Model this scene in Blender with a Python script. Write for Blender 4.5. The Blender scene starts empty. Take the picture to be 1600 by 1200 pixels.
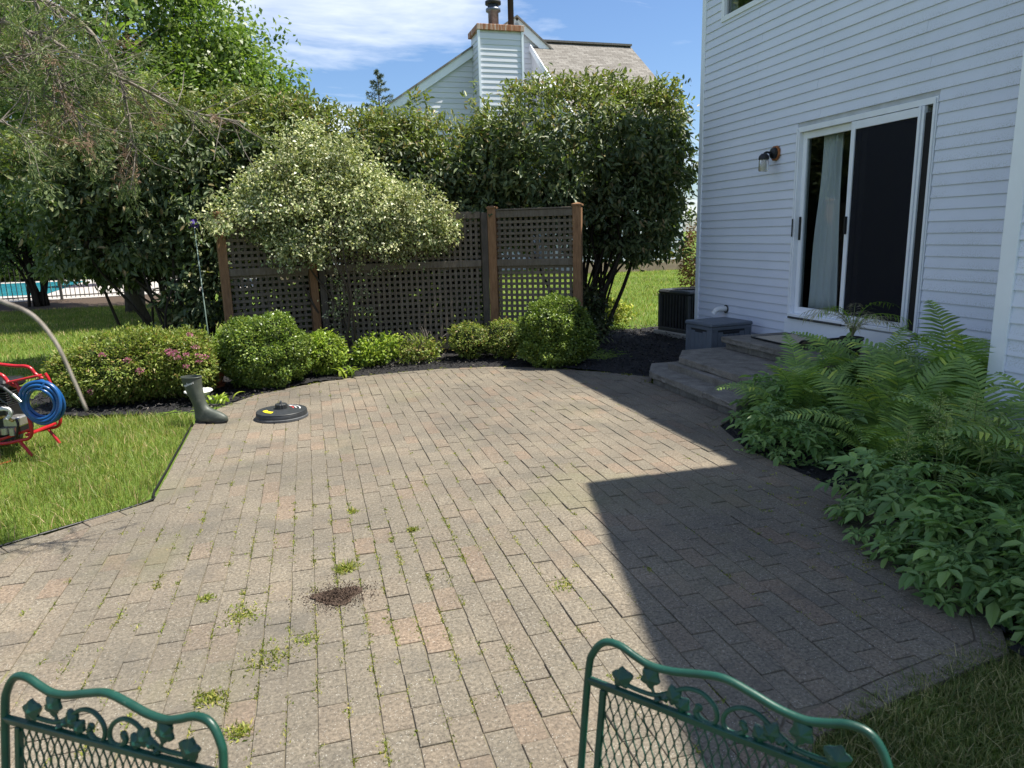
import bpy, math, random
import numpy as np
from mathutils import Matrix, Vector

random.seed(7)
RNG = np.random.default_rng(11)
SC = bpy.context.scene
COL = SC.collection

# ------------------------------------------------------------------ camera
CAM_H = 1.6
AX = np.array([[0.96152076, -0.08041683, 0.26269938],     # rows: world axes seen as (right, down, forward)
               [-0.27351461, -0.19027103, 0.94286091],
               [-0.02583781, -0.97843245, -0.20494472]])
cd = bpy.data.cameras.new('camera')
cd.sensor_width = 36.0
cd.lens = 36.0 * 1110 / 1600
cd.clip_start = 0.05
cd.clip_end = 2000
cd.dof.use_dof = True
cd.dof.focus_distance = 7.0
cd.dof.aperture_fstop = 7.5
cam = bpy.data.objects.new('camera', cd)
COL.objects.link(cam)
cam.matrix_world = Matrix((
    (AX[0, 0], -AX[0, 1], -AX[0, 2], 0), (AX[1, 0], -AX[1, 1], -AX[1, 2], 0),
    (AX[2, 0], -AX[2, 1], -AX[2, 2], CAM_H), (0, 0, 0, 1)))
SC.camera = cam

def at(px, py, d):            # a point d metres along the view, from photo coordinates
    return AX @ (np.array([px - 800, py - 600, 1110.0]) / 1110 * d) + np.array([0, 0, CAM_H])
def on(px, py, z=0.0):        # the point of height z seen there
    d = AX @ np.array([px - 800, py - 600, 1110.0])
    return d * ((z - CAM_H) / d[2]) + np.array([0, 0, CAM_H])
def project(p):
    c = AX.T @ (np.asarray(p, float) - [0, 0, CAM_H])
    return 800 + 1110 * c[0] / c[2], 600 + 1110 * c[1] / c[2], c[2]

# ------------------------------------------------------------------ sun, sky, exposure
SUN = Vector((0.462, -0.113, 1.0)).normalized()          # towards the sun
sl = bpy.data.lights.new('sun', 'SUN')
sl.energy = 5.0
sl.angle = math.radians(0.55)
sl.color = (1.0, 0.95, 0.85)
sun = bpy.data.objects.new('sun', sl)
COL.objects.link(sun)
sun.rotation_euler = SUN.to_track_quat('Z', 'Y').to_euler()
world = bpy.data.worlds.new('World')
SC.world = world
world.use_nodes = True
wt = world.node_tree
bg = wt.nodes['Background']
sky = wt.nodes.new('ShaderNodeTexSky')
sky.sky_type = 'NISHITA'
sky.sun_disc = False
sky.sun_elevation = math.asin(SUN.z)
sky.sun_rotation = math.atan2(SUN.x, SUN.y)
sky.air_density = 1.15
sky.dust_density = 0.6
sky.ozone_density = 3.5
bg.inputs['Strength'].default_value = 0.066
def wn(t, **kw):
    n = wt.nodes.new(t)
    for k, v in kw.items(): setattr(n, k, v)
    return n
tc = wn('ShaderNodeTexCoord')
sep = wn('ShaderNodeSeparateXYZ'); wt.links.new(tc.outputs['Generated'], sep.inputs[0])
zz = wn('ShaderNodeMath', operation='ADD'); wt.links.new(sep.outputs[2], zz.inputs[0]); zz.inputs[1].default_value = 0.18
zm = wn('ShaderNodeMath', operation='MAXIMUM'); wt.links.new(zz.outputs[0], zm.inputs[0]); zm.inputs[1].default_value = 0.05
dx = wn('ShaderNodeMath', operation='DIVIDE'); wt.links.new(sep.outputs[0], dx.inputs[0]); wt.links.new(zm.outputs[0], dx.inputs[1])
dy = wn('ShaderNodeMath', operation='DIVIDE'); wt.links.new(sep.outputs[1], dy.inputs[0]); wt.links.new(zm.outputs[0], dy.inputs[1])
cmb = wn('ShaderNodeCombineXYZ'); wt.links.new(dx.outputs[0], cmb.inputs[0]); wt.links.new(dy.outputs[0], cmb.inputs[1])
mp = wn('ShaderNodeMapping'); wt.links.new(cmb.outputs[0], mp.inputs[0])
mp.inputs['Rotation'].default_value = (0, 0, math.radians(-38)); mp.inputs['Scale'].default_value = (0.75, 1.9, 1); mp.inputs['Location'].default_value = (3.1, 1.25, 0)
cn = wn('ShaderNodeTexNoise'); wt.links.new(mp.outputs[0], cn.inputs['Vector'])
cn.inputs['Scale'].default_value = 0.85; cn.inputs['Detail'].default_value = 8; cn.inputs['Roughness'].default_value = 0.58; cn.inputs['Distortion'].default_value = 0.55
cr = wn('ShaderNodeValToRGB'); wt.links.new(cn.outputs[0], cr.inputs[0])
cr.color_ramp.elements[0].position = 0.475; cr.color_ramp.elements[0].color = (0, 0, 0, 1)
cr.color_ramp.elements[1].position = 0.67; cr.color_ramp.elements[1].color = (0.88, 0.88, 0.88, 1)
cm = wn('ShaderNodeMix', data_type='RGBA'); wt.links.new(cr.outputs[0], cm.inputs[0])
tint = wn('ShaderNodeMix', data_type='RGBA', blend_type='MULTIPLY'); tint.inputs[0].default_value = 1; wt.links.new(sky.outputs[0], tint.inputs[6]); tint.inputs[7].default_value = (.92, 1.05, 1.25, 1)
wt.links.new(tint.outputs[2], cm.inputs[6]); cm.inputs[7].default_value = (11.2, 11.5, 11.9, 1)
wt.links.new(cm.outputs[2], bg.inputs['Color'])
vs = SC.view_settings
vs.view_transform = 'Standard'
vs.look = 'None'
vs.gamma = 1
vs.use_curve_mapping = False
vs.exposure = 0.94
SC.cycles.max_bounces = 8
SC.cycles.transparent_max_bounces = 16
SC.cycles.use_denoising = True

# ------------------------------------------------------------------ materials
class NT:
    def __init__(s, name):
        s.m = bpy.data.materials.new(name); s.m.use_nodes = True
        s.t = s.m.node_tree; s.b = s.t.nodes['Principled BSDF']; s.o = s.t.nodes['Material Output']
    def n(s, t, **kw):
        x = s.t.nodes.new(t)
        for k, v in kw.items(): setattr(x, k, v)
        return x
    def l(s, a, b): s.t.links.new(a, b)
    def pos(s): return s.n('ShaderNodeNewGeometry').outputs['Position']
    def obj(s): return s.n('ShaderNodeTexCoord').outputs['Object']
    def noise(s, scale, detail=4, rough=.55, vec=None, dist=0):
        x = s.n('ShaderNodeTexNoise'); x.inputs['Scale'].default_value = scale; x.inputs['Detail'].default_value = detail
        x.inputs['Roughness'].default_value = rough; x.inputs['Distortion'].default_value = dist
        s.l(vec if vec is not None else s.pos(), x.inputs['Vector']); return x.outputs[0]
    def ramp(s, fac, stops):
        x = s.n('ShaderNodeValToRGB'); e = x.color_ramp.elements
        while len(e) < len(stops): e.new(0.5)
        for k, (p, c) in enumerate(stops):
            e[k].position = p; e[k].color = (*c, 1) if len(c) == 3 else c
        s.l(fac, x.inputs[0]); return x.outputs[0]
    def mix(s, fac, a, b, mode='MIX'):
        x = s.n('ShaderNodeMix', data_type='RGBA', blend_type=mode)
        for v, i in ((fac, 0), (a, 6), (b, 7)):
            if isinstance(v, (int, float)): x.inputs[i].default_value = v
            elif isinstance(v, tuple): x.inputs[i].default_value = (*v, 1)
            else: s.l(v, x.inputs[i])
        return x.outputs[2]
    def math(s, op, a, b=0.0):
        x = s.n('ShaderNodeMath', operation=op)
        for v, i in ((a, 0), (b, 1)):
            if isinstance(v, (int, float)): x.inputs[i].default_value = v
            else: s.l(v, x.inputs[i])
        return x.outputs[0]
    def rnd(s):               # differs from piece to piece, joined or not
        a = s.n('ShaderNodeNewGeometry').outputs['Random Per Island']; b = s.n('ShaderNodeObjectInfo').outputs['Random']
        return s.math('FRACT', s.math('ADD', a, b))
    def bump(s, h, strength=.4, dist=.01):
        x = s.n('ShaderNodeBump'); x.inputs['Strength'].default_value = strength; x.inputs['Distance'].default_value = dist
        s.l(h, x.inputs['Height']); s.l(x.outputs[0], s.b.inputs['Normal'])
    def set(s, color=None, rough=None, metal=None, spec=None):
        for v, k in ((color, 'Base Color'), (rough, 'Roughness'), (metal, 'Metallic'), (spec, 'Specular IOR Level')):
            if v is None: continue
            if isinstance(v, (int, float)): s.b.inputs[k].default_value = v
            elif isinstance(v, tuple): s.b.inputs[k].default_value = (*v, 1)
            else: s.l(v, s.b.inputs[k])
        return s

def plain(name, col, rough=.6, metal=0.0, spec=.5, var=.12, scale=8, bump=0):
    t = NT(name)
    n = t.noise(scale, 5)
    d = tuple(c * (1 - var) for c in col); u = tuple(min(1, c * (1 + var)) for c in col)
    t.set(t.ramp(n, [(.3, d), (.7, u)]), rough, metal, spec)
    if bump: t.bump(t.noise(scale * 6, 4), bump, .004)
    return t.m

def leafmat(name, stops, rough=.45, trans=.3, tcol=None, spec=.4, clump=1.2, cl=.35):
    t = NT(name)
    c = t.ramp(t.rnd(), stops)
    n = t.ramp(t.noise(clump, 3), [(.3, (1 - cl,) * 3), (.7, (1 + cl * .6,) * 3)])
    c = t.mix(1.0, c, n, 'MULTIPLY')
    t.set(c, rough, 0, spec)
    tr = t.n('ShaderNodeBsdfTranslucent')
    t.l(t.mix(1.0, c, tcol or (1.35, 1.5, .75), 'MULTIPLY'), tr.inputs[0])
    ms = t.n('ShaderNodeMixShader'); ms.inputs[0].default_value = trans
    t.l(t.b.outputs[0], ms.inputs[1]); t.l(tr.outputs[0], ms.inputs[2]); t.l(ms.outputs[0], t.o.inputs[0])
    return t.m

M = {}
# pavers
t = NT('paver'); r = t.rnd()
c = t.ramp(r, [(0, (.166, .147, .119)), (.3, (.187, .164, .131)), (.55, (.176, .155, .125)), (.82, (.190, .160, .126)), (.97, (.205, .158, .121)), (1, (.16, .146, .122))])
c = t.mix(.8, c, t.ramp(t.noise(1.1, 5, .62), [(.28, (.62, .63, .64)), (.72, (1.25, 1.21, 1.14))]), 'MULTIPLY')
c = t.mix(1.0, c, t.ramp(t.noise(75, 6, .78), [(.34, (.40, .40, .40)), (.66, (1.5, 1.48, 1.43))]), 'MULTIPLY')
vo = t.n('ShaderNodeTexVoronoi'); vo.inputs['Scale'].default_value = 130; t.l(t.pos(), vo.inputs['Vector'])
sp = t.math('MULTIPLY', t.ramp(vo.outputs['Distance'], [(.16, (1, 1, 1)), (.3, (0, 0, 0))]), t.ramp(t.noise(45, 2), [(.5, (0, 0, 0)), (.6, (1, 1, 1))]))
c = t.mix(t.math('MULTIPLY', sp, .85), c, (.46, .44, .38))
c = t.mix(t.ramp(t.noise(.45, 6, .7, dist=1.2), [(.45, (0, 0, 0)), (.66, (.45, .45, .45))]), c, (.105, .093, .075))
c = t.mix(t.ramp(t.noise(2.3, 5, .65), [(.54, (0, 0, 0)), (.70, (.6, .6, .6))]), c, (.095, .088, .075))
c = t.mix(t.ramp(t.noise(.8, 5, .6, dist=.8), [(.55, (0, 0, 0)), (.7, (.3, .3, .3))]), c, (.15, .15, .07))
t.set(c, .9, 0, .25); t.bump(t.math('ADD', t.noise(60, 5, .7), t.math('MULTIPLY', t.noise(14, 3), .7)), .55, .006); M['paver'] = t.m
t = NT('joint'); c = t.ramp(t.noise(5, 5, .65), [(.35, (.14, .12, .088)), (.55, (.17, .148, .108)), (.7, (.165, .158, .07))]); t.set(c, .95, 0, .1); t.bump(t.noise(120, 3), .6, .006); M['joint'] = t.m
t = NT('lawn'); c = t.ramp(t.noise(.7, 5, .6), [(.25, (.08, .13, .024)), (.55, (.12, .185, .034)), (.8, (.16, .21, .045))])
c = t.mix(.7, c, t.ramp(t.noise(60, 4, .7), [(.3, (.5, .5, .5)), (.7, (1.3, 1.3, 1.2))]), 'MULTIPLY'); t.set(c, .9, 0, .1); t.bump(t.noise(90, 3), .8, .02); M['lawn'] = t.m
t = NT('mulch'); c = t.ramp(t.noise(45, 5, .7), [(.3, (.008, .008, .009)), (.6, (.02, .019, .02)), (.8, (.045, .04, .038))]); t.set(c, .85, 0, .3); t.bump(t.noise(70, 4), 1, .02); M['mulch'] = t.m
t = NT('mulch_chip'); c = t.ramp(t.rnd(), [(0, (.006, .006, .007)), (.7, (.022, .021, .022)), (.93, (.05, .046, .044)), (1, (.14, .12, .10))]); t.set(c, .8, 0, .35); M['chip'] = t.m
t = NT('brown_mulch'); c = t.ramp(t.noise(30, 5, .7), [(.3, (.04, .028, .02)), (.7, (.11, .08, .06))]); t.set(c, .9, 0, .2); M['brown_mulch'] = t.m
M['grass'] = leafmat('grass_blade', [(0, (0.106, 0.159, 0.027)), (0.4, (0.185, 0.253, 0.045)), (0.75, (0.289, 0.333, 0.077)), (0.93, (0.421, 0.359, 0.144)), (1, (0.632, 0.412, 0.289))], .5, .35, (1.3, 1.4, .6), .3, .9, .3)
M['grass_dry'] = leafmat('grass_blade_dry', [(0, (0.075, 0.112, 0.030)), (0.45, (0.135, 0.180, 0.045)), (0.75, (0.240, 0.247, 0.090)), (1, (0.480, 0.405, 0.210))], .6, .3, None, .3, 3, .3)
M['weed'] = leafmat('weed_leaf', [(0, (0.139, 0.196, 0.034)), (0.6, (0.278, 0.310, 0.057)), (1, (0.481, 0.414, 0.138))], .55, .3, None, .3)
M['soil'] = plain('soil', (.085, .06, .046), .95, 0, .1, .4, 40, 1)
# house
t = NT('vinyl'); p = t.pos(); sx = t.n('ShaderNodeSeparateXYZ'); t.l(p, sx.inputs[0])
c = t.ramp(t.rnd(), [(0, (.70, .74, .85)), (1, (.735, .775, .88))])
c = t.mix(.5, c, t.ramp(t.noise(1.5, 4), [(.3, (.90, .91, .92)), (.7, (1.04, 1.03, 1.02))]), 'MULTIPLY')
near = t.n('ShaderNodeMapRange'); t.l(sx.outputs[1], near.inputs[0])
for k, v in ((1, 7.5), (2, 3.8), (3, .15), (4, 1.0)): near.inputs[k].default_value = v
fr = t.math('FRACT', t.math('DIVIDE', t.math('SUBTRACT', sx.outputs[2], .1), .1016))
low = t.ramp(fr, [(.0, (1, 1, 1)), (.75, (.1, .1, .1))])
sp = t.math('MULTIPLY', t.ramp(t.noise(85, 4, .75), [(.49, (0, 0, 0)), (.6, (1, 1, 1))]), t.ramp(t.noise(3.1, 3), [(.38, (0, 0, 0)), (.55, (1, 1, 1))]))
sp = t.math('MULTIPLY', t.math('MULTIPLY', t.math('MULTIPLY', sp, near.outputs[0]), low), .7)
c = t.mix(sp, c, (.33, .36, .33)); t.set(c, .5, 0, .35); M['vinyl'] = t.m
M['white_trim'] = plain('white_trim', (.80, .84, .90), .4, 0, .4, .04, 4)
M['white_frame'] = plain('white_frame', (.82, .85, .90), .3, 0, .5, .04, 6)
M['plain_wall'] = plain('plain_wall', (.5, .52, .55), .7)
M['house_roof'] = plain('house_roof', (.16, .145, .13), .9, 0, .2, .3, 20)
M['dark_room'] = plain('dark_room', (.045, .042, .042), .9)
M['black'] = plain('black_plastic', (.012, .012, .013), .45, 0, .4, .3, 20)
M['gap'] = plain('gap_shade', (.006, .006, .006), .8)  # near-black colour that paints the shade of the door gap
t = NT('glass'); tp = t.n('ShaderNodeBsdfTransparent'); tp.inputs[0].default_value = (.8, .83, .83, 1); gl = t.n('ShaderNodeBsdfGlossy'); gl.inputs['Roughness'].default_value = .015
lw = t.n('ShaderNodeLayerWeight'); lw.inputs[0].default_value = .5; fz = t.math('ADD', t.math('MULTIPLY', t.math('POWER', lw.outputs['Facing'], 4.0), .85), .05); ms = t.n('ShaderNodeMixShader')
t.l(fz, ms.inputs[0]); t.l(tp.outputs[0], ms.inputs[1]); t.l(gl.outputs[0], ms.inputs[2]); t.l(ms.outputs[0], t.o.inputs[0]); M['glass'] = t.m
t = NT('screen_mesh'); tp = t.n('ShaderNodeBsdfTransparent'); tp.inputs[0].default_value = (.9, .9, .9, 1); t.set((.011, .012, .018), .6, 0, .2)
ms = t.n('ShaderNodeMixShader'); ms.inputs[0].default_value = .26; t.l(t.b.outputs[0], ms.inputs[1]); t.l(tp.outputs[0], ms.inputs[2]); t.l(ms.outputs[0], t.o.inputs[0]); M['screen'] = t.m
t = NT('curtain_cloth'); t.set((.85, .87, .89), .9, 0, .1); M['curtain'] = t.m
M['rust'] = plain('rust_wood', (.33, .13, .05), .8, 0, .2, .4, 30)
t = NT('lamp_glass'); t.set((.75, .73, .68), .25, 0, .5); t.b.inputs['Transmission Weight'].default_value = .75; M['lamp_glass'] = t.m
M['stone'] = None
t = NT('stone'); c = t.ramp(t.noise(7, 6, .65), [(.28, (.125, .115, .10)), (.52, (.20, .185, .162)), (.75, (.27, .25, .22))])
c = t.mix(.7, c, t.ramp(t.noise(70, 4, .75), [(.3, (.6, .6, .6)), (.7, (1.3, 1.3, 1.28))]), 'MULTIPLY'); t.set(c, .92, 0, .2); t.bump(t.math('ADD', t.noise(55, 6, .7), t.noise(16, 4)), .8, .012); M['stone'] = t.m
t = NT('mat_fabric'); c = t.ramp(t.noise(140, 3), [(.35, (.36, .31, .24)), (.65, (.54, .48, .39))]); t.set(c, .95, 0, .1); t.bump(t.noise(240, 2), .8, .004); M['mat'] = t.m
M['box_grey'] = plain('box_plastic', (.115, .135, .165), .55, 0, .35, .08, 15, .15)
M['box_dark'] = plain('box_plastic_shadow_gap', (.02, .023, .028), .7)
M['ac_dark'] = plain('ac_metal', (.06, .064, .066), .5, .3, .5, .2, 12)
M['ac_black'] = plain('ac_inside', (.008, .008, .009), .8)
M['label'] = plain('label_paper', (.6, .6, .58), .6, 0, .3, .1, 60)
M['pvc'] = plain('white_pvc', (.72, .73, .72), .35)
M['concrete'] = plain('concrete', (.42, .40, .36), .9, 0, .2, .12, 6, .3)
# wood
def woodmat(name, a, b, cc, rough=.85):
    t = NT(name); mpn = t.n('ShaderNodeMapping'); mpn.inputs['Scale'].default_value = (14, 14, 2.2); t.l(t.pos(), mpn.inputs[0])
    g = t.noise(3, 6, .7, mpn.outputs[0], .6)
    c = t.ramp(g, [(.28, a), (.5, b), (.75, cc)])
    c = t.mix(.5, c, t.ramp(t.rnd(), [(0, (.8, .8, .8)), (1, (1.2, 1.18, 1.15))]), 'MULTIPLY')
    t.set(c, rough, 0, .2); t.bump(g, .5, .005); return t.m
M['post'] = woodmat('cedar_post', (.13, .068, .036), (.225, .125, .068), (.31, .185, .105))
M['post_grey'] = woodmat('weathered_post', (.05, .042, .036), (.085, .072, .06), (.125, .105, .088))
M['slat'] = woodmat('weathered_lattice', (.085, .068, .052), (.135, .112, .088), (.19, .165, .138))
M['bark'] = woodmat('bark', (.035, .028, .022), (.07, .056, .044), (.12, .10, .08), .95)
M['bark_dark'] = woodmat('dark_bark', (.018, .014, .011), (.035, .028, .022), (.06, .05, .04), .95)
M['twig'] = woodmat('grey_twig', (.10, .085, .07), (.19, .165, .14), (.30, .27, .235), .9)
# leaves
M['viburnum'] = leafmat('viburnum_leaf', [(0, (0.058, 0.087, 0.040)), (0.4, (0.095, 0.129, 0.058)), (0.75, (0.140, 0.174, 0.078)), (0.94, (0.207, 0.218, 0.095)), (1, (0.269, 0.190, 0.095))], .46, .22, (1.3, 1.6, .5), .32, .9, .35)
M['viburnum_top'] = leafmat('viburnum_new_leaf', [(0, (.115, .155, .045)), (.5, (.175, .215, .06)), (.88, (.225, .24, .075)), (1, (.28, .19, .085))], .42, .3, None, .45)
M['euonymus'] = leafmat('euonymus_leaf', [(0, (0.124, 0.186, 0.062)), (0.3, (0.269, 0.321, 0.136)), (0.6, (0.466, 0.486, 0.239)), (1, (0.703, 0.683, 0.435))], .4, .22, (1.2, 1.3, .6), .45, 2.2, .3)
M['boxwood'] = leafmat('boxwood_leaf', [(0, (0.069, 0.123, 0.023)), (0.5, (0.142, 0.217, 0.038)), (1, (0.270, 0.332, 0.057))], .38, .25, None, .45, 3, .3)
M['goldbush'] = leafmat('golden_leaf', [(0, (0.110, 0.187, 0.022)), (0.5, (0.231, 0.330, 0.039)), (1, (0.374, 0.440, 0.066))], .42, .3, None, .4, 4, .3)
M['spirea'] = leafmat('spirea_leaf', [(0, (0.098, 0.149, 0.025)), (0.5, (0.196, 0.253, 0.046)), (0.85, (0.299, 0.322, 0.075)), (1, (0.276, 0.172, 0.069))], .5, .3, None, .35, 4, .3)
M['pink'] = leafmat('pink_flower', [(0, (.42, .10, .19)), (.6, (.56, .20, .30)), (1, (.62, .36, .42))], .6, .3, (1.1, 1, 1), .3)
M['tree_a'] = leafmat('tree_leaf', [(0, (0.076, 0.132, 0.037)), (0.5, (0.138, 0.220, 0.055)), (0.9, (0.244, 0.316, 0.084)), (1, (0.361, 0.369, 0.126))], .5, .32, None, .3, .5, .3)
M['tree_b'] = leafmat('tree_leaf_light', [(0, (0.084, 0.150, 0.026)), (0.5, (0.144, 0.222, 0.041)), (1, (0.228, 0.300, 0.066))], .42, .35, None, .45, .5, .3)
M['tree_d'] = leafmat('tree_leaf_bluish', [(0, (0.069, 0.137, 0.058)), (0.5, (0.137, 0.234, 0.098)), (1, (0.254, 0.351, 0.156))], .36, .28, (1.2, 1.4, .7), .5, .6, .35)
M['tree_far'] = leafmat('far_leaf', [(0, (.07, .13, .02)), (.6, (.13, .20, .035)), (1, (.2, .26, .05))], .5, .35, None, .3, .3, .35)
M['spruce'] = leafmat('spruce_needle', [(0, (.09, .13, .10)), (1, (.16, .2, .15))], .6, .1, None, .3)
M['needle'] = leafmat('juniper_needle', [(0, (.075, .12, .04)), (.5, (.13, .185, .06)), (.85, (.21, .25, .09)), (1, (.27, .23, .12))], .6, .2, None, .3)
M['needle_dead'] = leafmat('dead_needle', [(0, (.18, .12, .08)), (.6, (.30, .19, .13)), (1, (.38, .27, .19))], .8, .15, (1, 1, 1), .2)
M['shoot'] = leafmat('bright_leaf', [(0, (.16, .27, .02)), (1, (.30, .42, .04))], .4, .5, (1.3, 1.5, .5), .4)
M['lily'] = leafmat('strap_leaf', [(0, (0.052, 0.111, 0.026)), (1, (0.130, 0.208, 0.052))], .4, .25, None, .45)
M['fern'] = leafmat('fern_leaf', [(0, (0.132, 0.222, 0.058)), (0.5, (0.203, 0.319, 0.081)), (0.9, (0.288, 0.417, 0.096)), (1, (0.479, 0.550, 0.087))], .42, .3, None, .4, 2, .3)
M['astilbe'] = leafmat('astilbe_leaf', [(0, (0.095, 0.185, 0.053)), (0.5, (0.162, 0.282, 0.079)), (1, (0.257, 0.379, 0.113))], .42, .28, None, .45, 3, .3)
M['plume'] = leafmat('plume_bud', [(0, (.22, .30, .09)), (1, (.42, .46, .2))], .6, .25, None, .3)
M['stem'] = plain('green_stem', (.11, .15, .04), .6)
M['redshrub'] = leafmat('bronze_leaf', [(0, (.13, .06, .03)), (.6, (.22, .11, .05)), (1, (.2, .2, .06))], .5, .3, (1.2, 1, .7), .3)
M['yellowshrub'] = leafmat('yellow_leaf', [(0, (.2, .26, .04)), (.6, (.38, .4, .07)), (1, (.6, .55, .2))], .5, .3, None, .3)
M['drygrass'] = leafmat('dry_palm', [(0, (.16, .2, .06)), (.5, (.40, .38, .24)), (1, (.55, .52, .38))], .7, .25, (1, 1, .8), .2)
# objects
t = NT('green_paint'); c = t.ramp(t.noise(14, 5, .6), [(.35, (.005, .04, .026)), (.65, (.009, .066, .044))]); c = t.mix(t.ramp(t.noise(70, 4, .7), [(.66, (0, 0, 0)), (.72, (1, 1, 1))]), c, (.10, .15, .11))
t.set(c, t.ramp(t.noise(25, 4), [(.3, (.28, .28, .28)), (.7, (.5, .5, .5))]), 0, .5); t.bump(t.noise(60, 4), .25, .002); M['green_paint'] = t.m
M['red_paint'] = plain('red_paint', (.42, .012, .02), .3, 0, .5, .15, 20)
M['blue_hose'] = plain('blue_hose', (.008, .075, .24), .28, 0, .55, .12, 20)
M['silver'] = plain('cast_metal', (.45, .44, .42), .35, .8, .5, .2, 30)
M['brass'] = plain('brass', (.45, .30, .10), .35, .9, .5, .2, 30)
M['rubber_grey'] = plain('grey_rubber', (.028, .031, .034), .5, 0, .4, .25, 25, .1)
M['rubber_light'] = plain('worn_grey_rubber', (.075, .08, .085), .55, 0, .4, .25, 25, .1)
t = NT('boot_rubber'); c = t.ramp(t.noise(10, 5, .65), [(.3, (.045, .054, .044)), (.55, (.072, .082, .066)), (.78, (.15, .155, .125))]); t.set(c, .5, 0, .4); t.bump(t.noise(30, 4), .2, .004); M['boot'] = t.m
M['yellow_label'] = plain('yellow_label', (.75, .62, .02), .5)
M['white_print'] = plain('white_print', (.62, .62, .60), .6)
M['red_print'] = plain('red_print', (.5, .05, .05), .6)
M['terracotta'] = plain('terracotta', (.42, .15, .065), .8, 0, .2, .2, 20)
M['white_ceramic'] = plain('white_ceramic', (.72, .72, .68), .3)
M['stake_green'] = plain('stake_green', (.17, .23, .19), .5)
M['purple'] = plain('purple_glass', (.05, .03, .16), .3)
M['pale_disc'] = plain('pale_disc', (.16, .15, .12), .7)
M['fence_metal'] = plain('fence_metal', (.10, .095, .085), .5, .2)
M['water'] = plain('pool_water', (.05, .42, .55), .06, 0, .5, .15, 1.2)
M['deck'] = plain('pool_deck', (.40, .37, .34), .9)
M['orange'] = plain('orange_cloth', (.75, .13, .04), .8)
M['dark_furn'] = plain('dark_furniture', (.05, .04, .038), .7)
# neighbour
t = NT('neighbour_vinyl'); c = t.ramp(t.rnd(), [(0, (.60, .62, .67)), (1, (.66, .68, .73))]); t.set(c, .5, 0, .3); M['nb_vinyl'] = t.m
t = NT('shingles'); mpn = t.n('ShaderNodeMapping'); t.l(t.obj(), mpn.inputs[0]); br = t.n('ShaderNodeTexBrick'); t.l(mpn.outputs[0], br.inputs[0])
br.inputs['Scale'].default_value = 1; br.inputs['Brick Width'].default_value = .3; br.inputs['Row Height'].default_value = .14; br.inputs['Mortar Size'].default_value = .008
for k, v in (('Color1', (.165, .152, .135)), ('Color2', (.25, .235, .212)), ('Mortar', (.10, .092, .084))): br.inputs[k].default_value = (*v, 1)
c = t.mix(.6, br.outputs[0], t.ramp(t.noise(5, 5, .7), [(.3, (.75, .74, .73)), (.7, (1.2, 1.2, 1.2))]), 'MULTIPLY'); t.set(c, .95, 0, .1); M['shingle'] = t.m
t = NT('rusty_cap'); mpn = t.n('ShaderNodeMapping'); mpn.inputs['Scale'].default_value = (9, 9, .7); t.l(t.pos(), mpn.inputs[0])
c = t.ramp(t.noise(1.2, 4, .7, mpn.outputs[0]), [(.38, (.5, .42, .36)), (.5, (.36, .16, .08)), (.66, (.16, .06, .035))]); t.set(c, .75, .1, .3); M['rusty_cap'] = t.m
M['flue'] = plain('flue_metal', (.16, .18, .22), .45, .7, .5, .25, 10)
M['flue_dark'] = plain('flue_dark', (.03, .03, .033), .6, .4)
M['dish'] = plain('dish_grey', (.36, .36, .36), .5)
M['foundation'] = plain('foundation', (.36, .27, .2), .9, 0, .2, .2, 5)

# ------------------------------------------------------------------ object helpers
WM = {}
def tag(o, label=None, cat=None, group=None, kind=None):
    if label: o['label'] = label
    if cat: o['category'] = cat
    if group: o['group'] = group
    if kind: o['kind'] = kind
    return o
def thing(name, label, cat, loc=(0, 0, 0), rz=0.0, group=None):
    o = bpy.data.objects.new(name, None); o.empty_display_size = .1
    o.location = loc; o.rotation_euler = (0, 0, rz); COL.objects.link(o)
    WM[o] = Matrix.Translation(loc) @ Matrix.Rotation(rz, 4, 'Z')
    return tag(o, label, cat, group)
def link(name, me, parent=None, mat=None):
    if mat is not None and not me.materials: me.materials.append(M[mat] if isinstance(mat, str) else mat)
    o = bpy.data.objects.new(name, me); COL.objects.link(o)
    if parent is not None: o.parent = parent
    WM[o] = WM.get(parent, Matrix.Identity(4))
    return o
def npmesh(V, F, smooth=False, name='mesh'):
    V = np.asarray(V, np.float32); F = np.asarray(F, np.int32); k = F.shape[1]
    me = bpy.data.meshes.new(name); me.vertices.add(len(V)); me.vertices.foreach_set('co', V.ravel())
    me.loops.add(F.size); me.loops.foreach_set('vertex_index', F.ravel())
    me.polygons.add(len(F)); me.polygons.foreach_set('loop_start', np.arange(0, F.size, k, dtype=np.int32))
    if smooth: me.polygons.foreach_set('use_smooth', np.ones(len(F), bool))
    me.update(calc_edges=True)
    return me
def npobj(name, V, F, mat, parent=None, smooth=False, local=False):
    V = np.asarray(V, float)
    if parent is not None and not local:
        inv = np.array(WM[parent].inverted()); V = V @ inv[:3, :3].T + inv[:3, 3]
    return link(name, npmesh(V, F, smooth, name), parent, mat)

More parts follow.
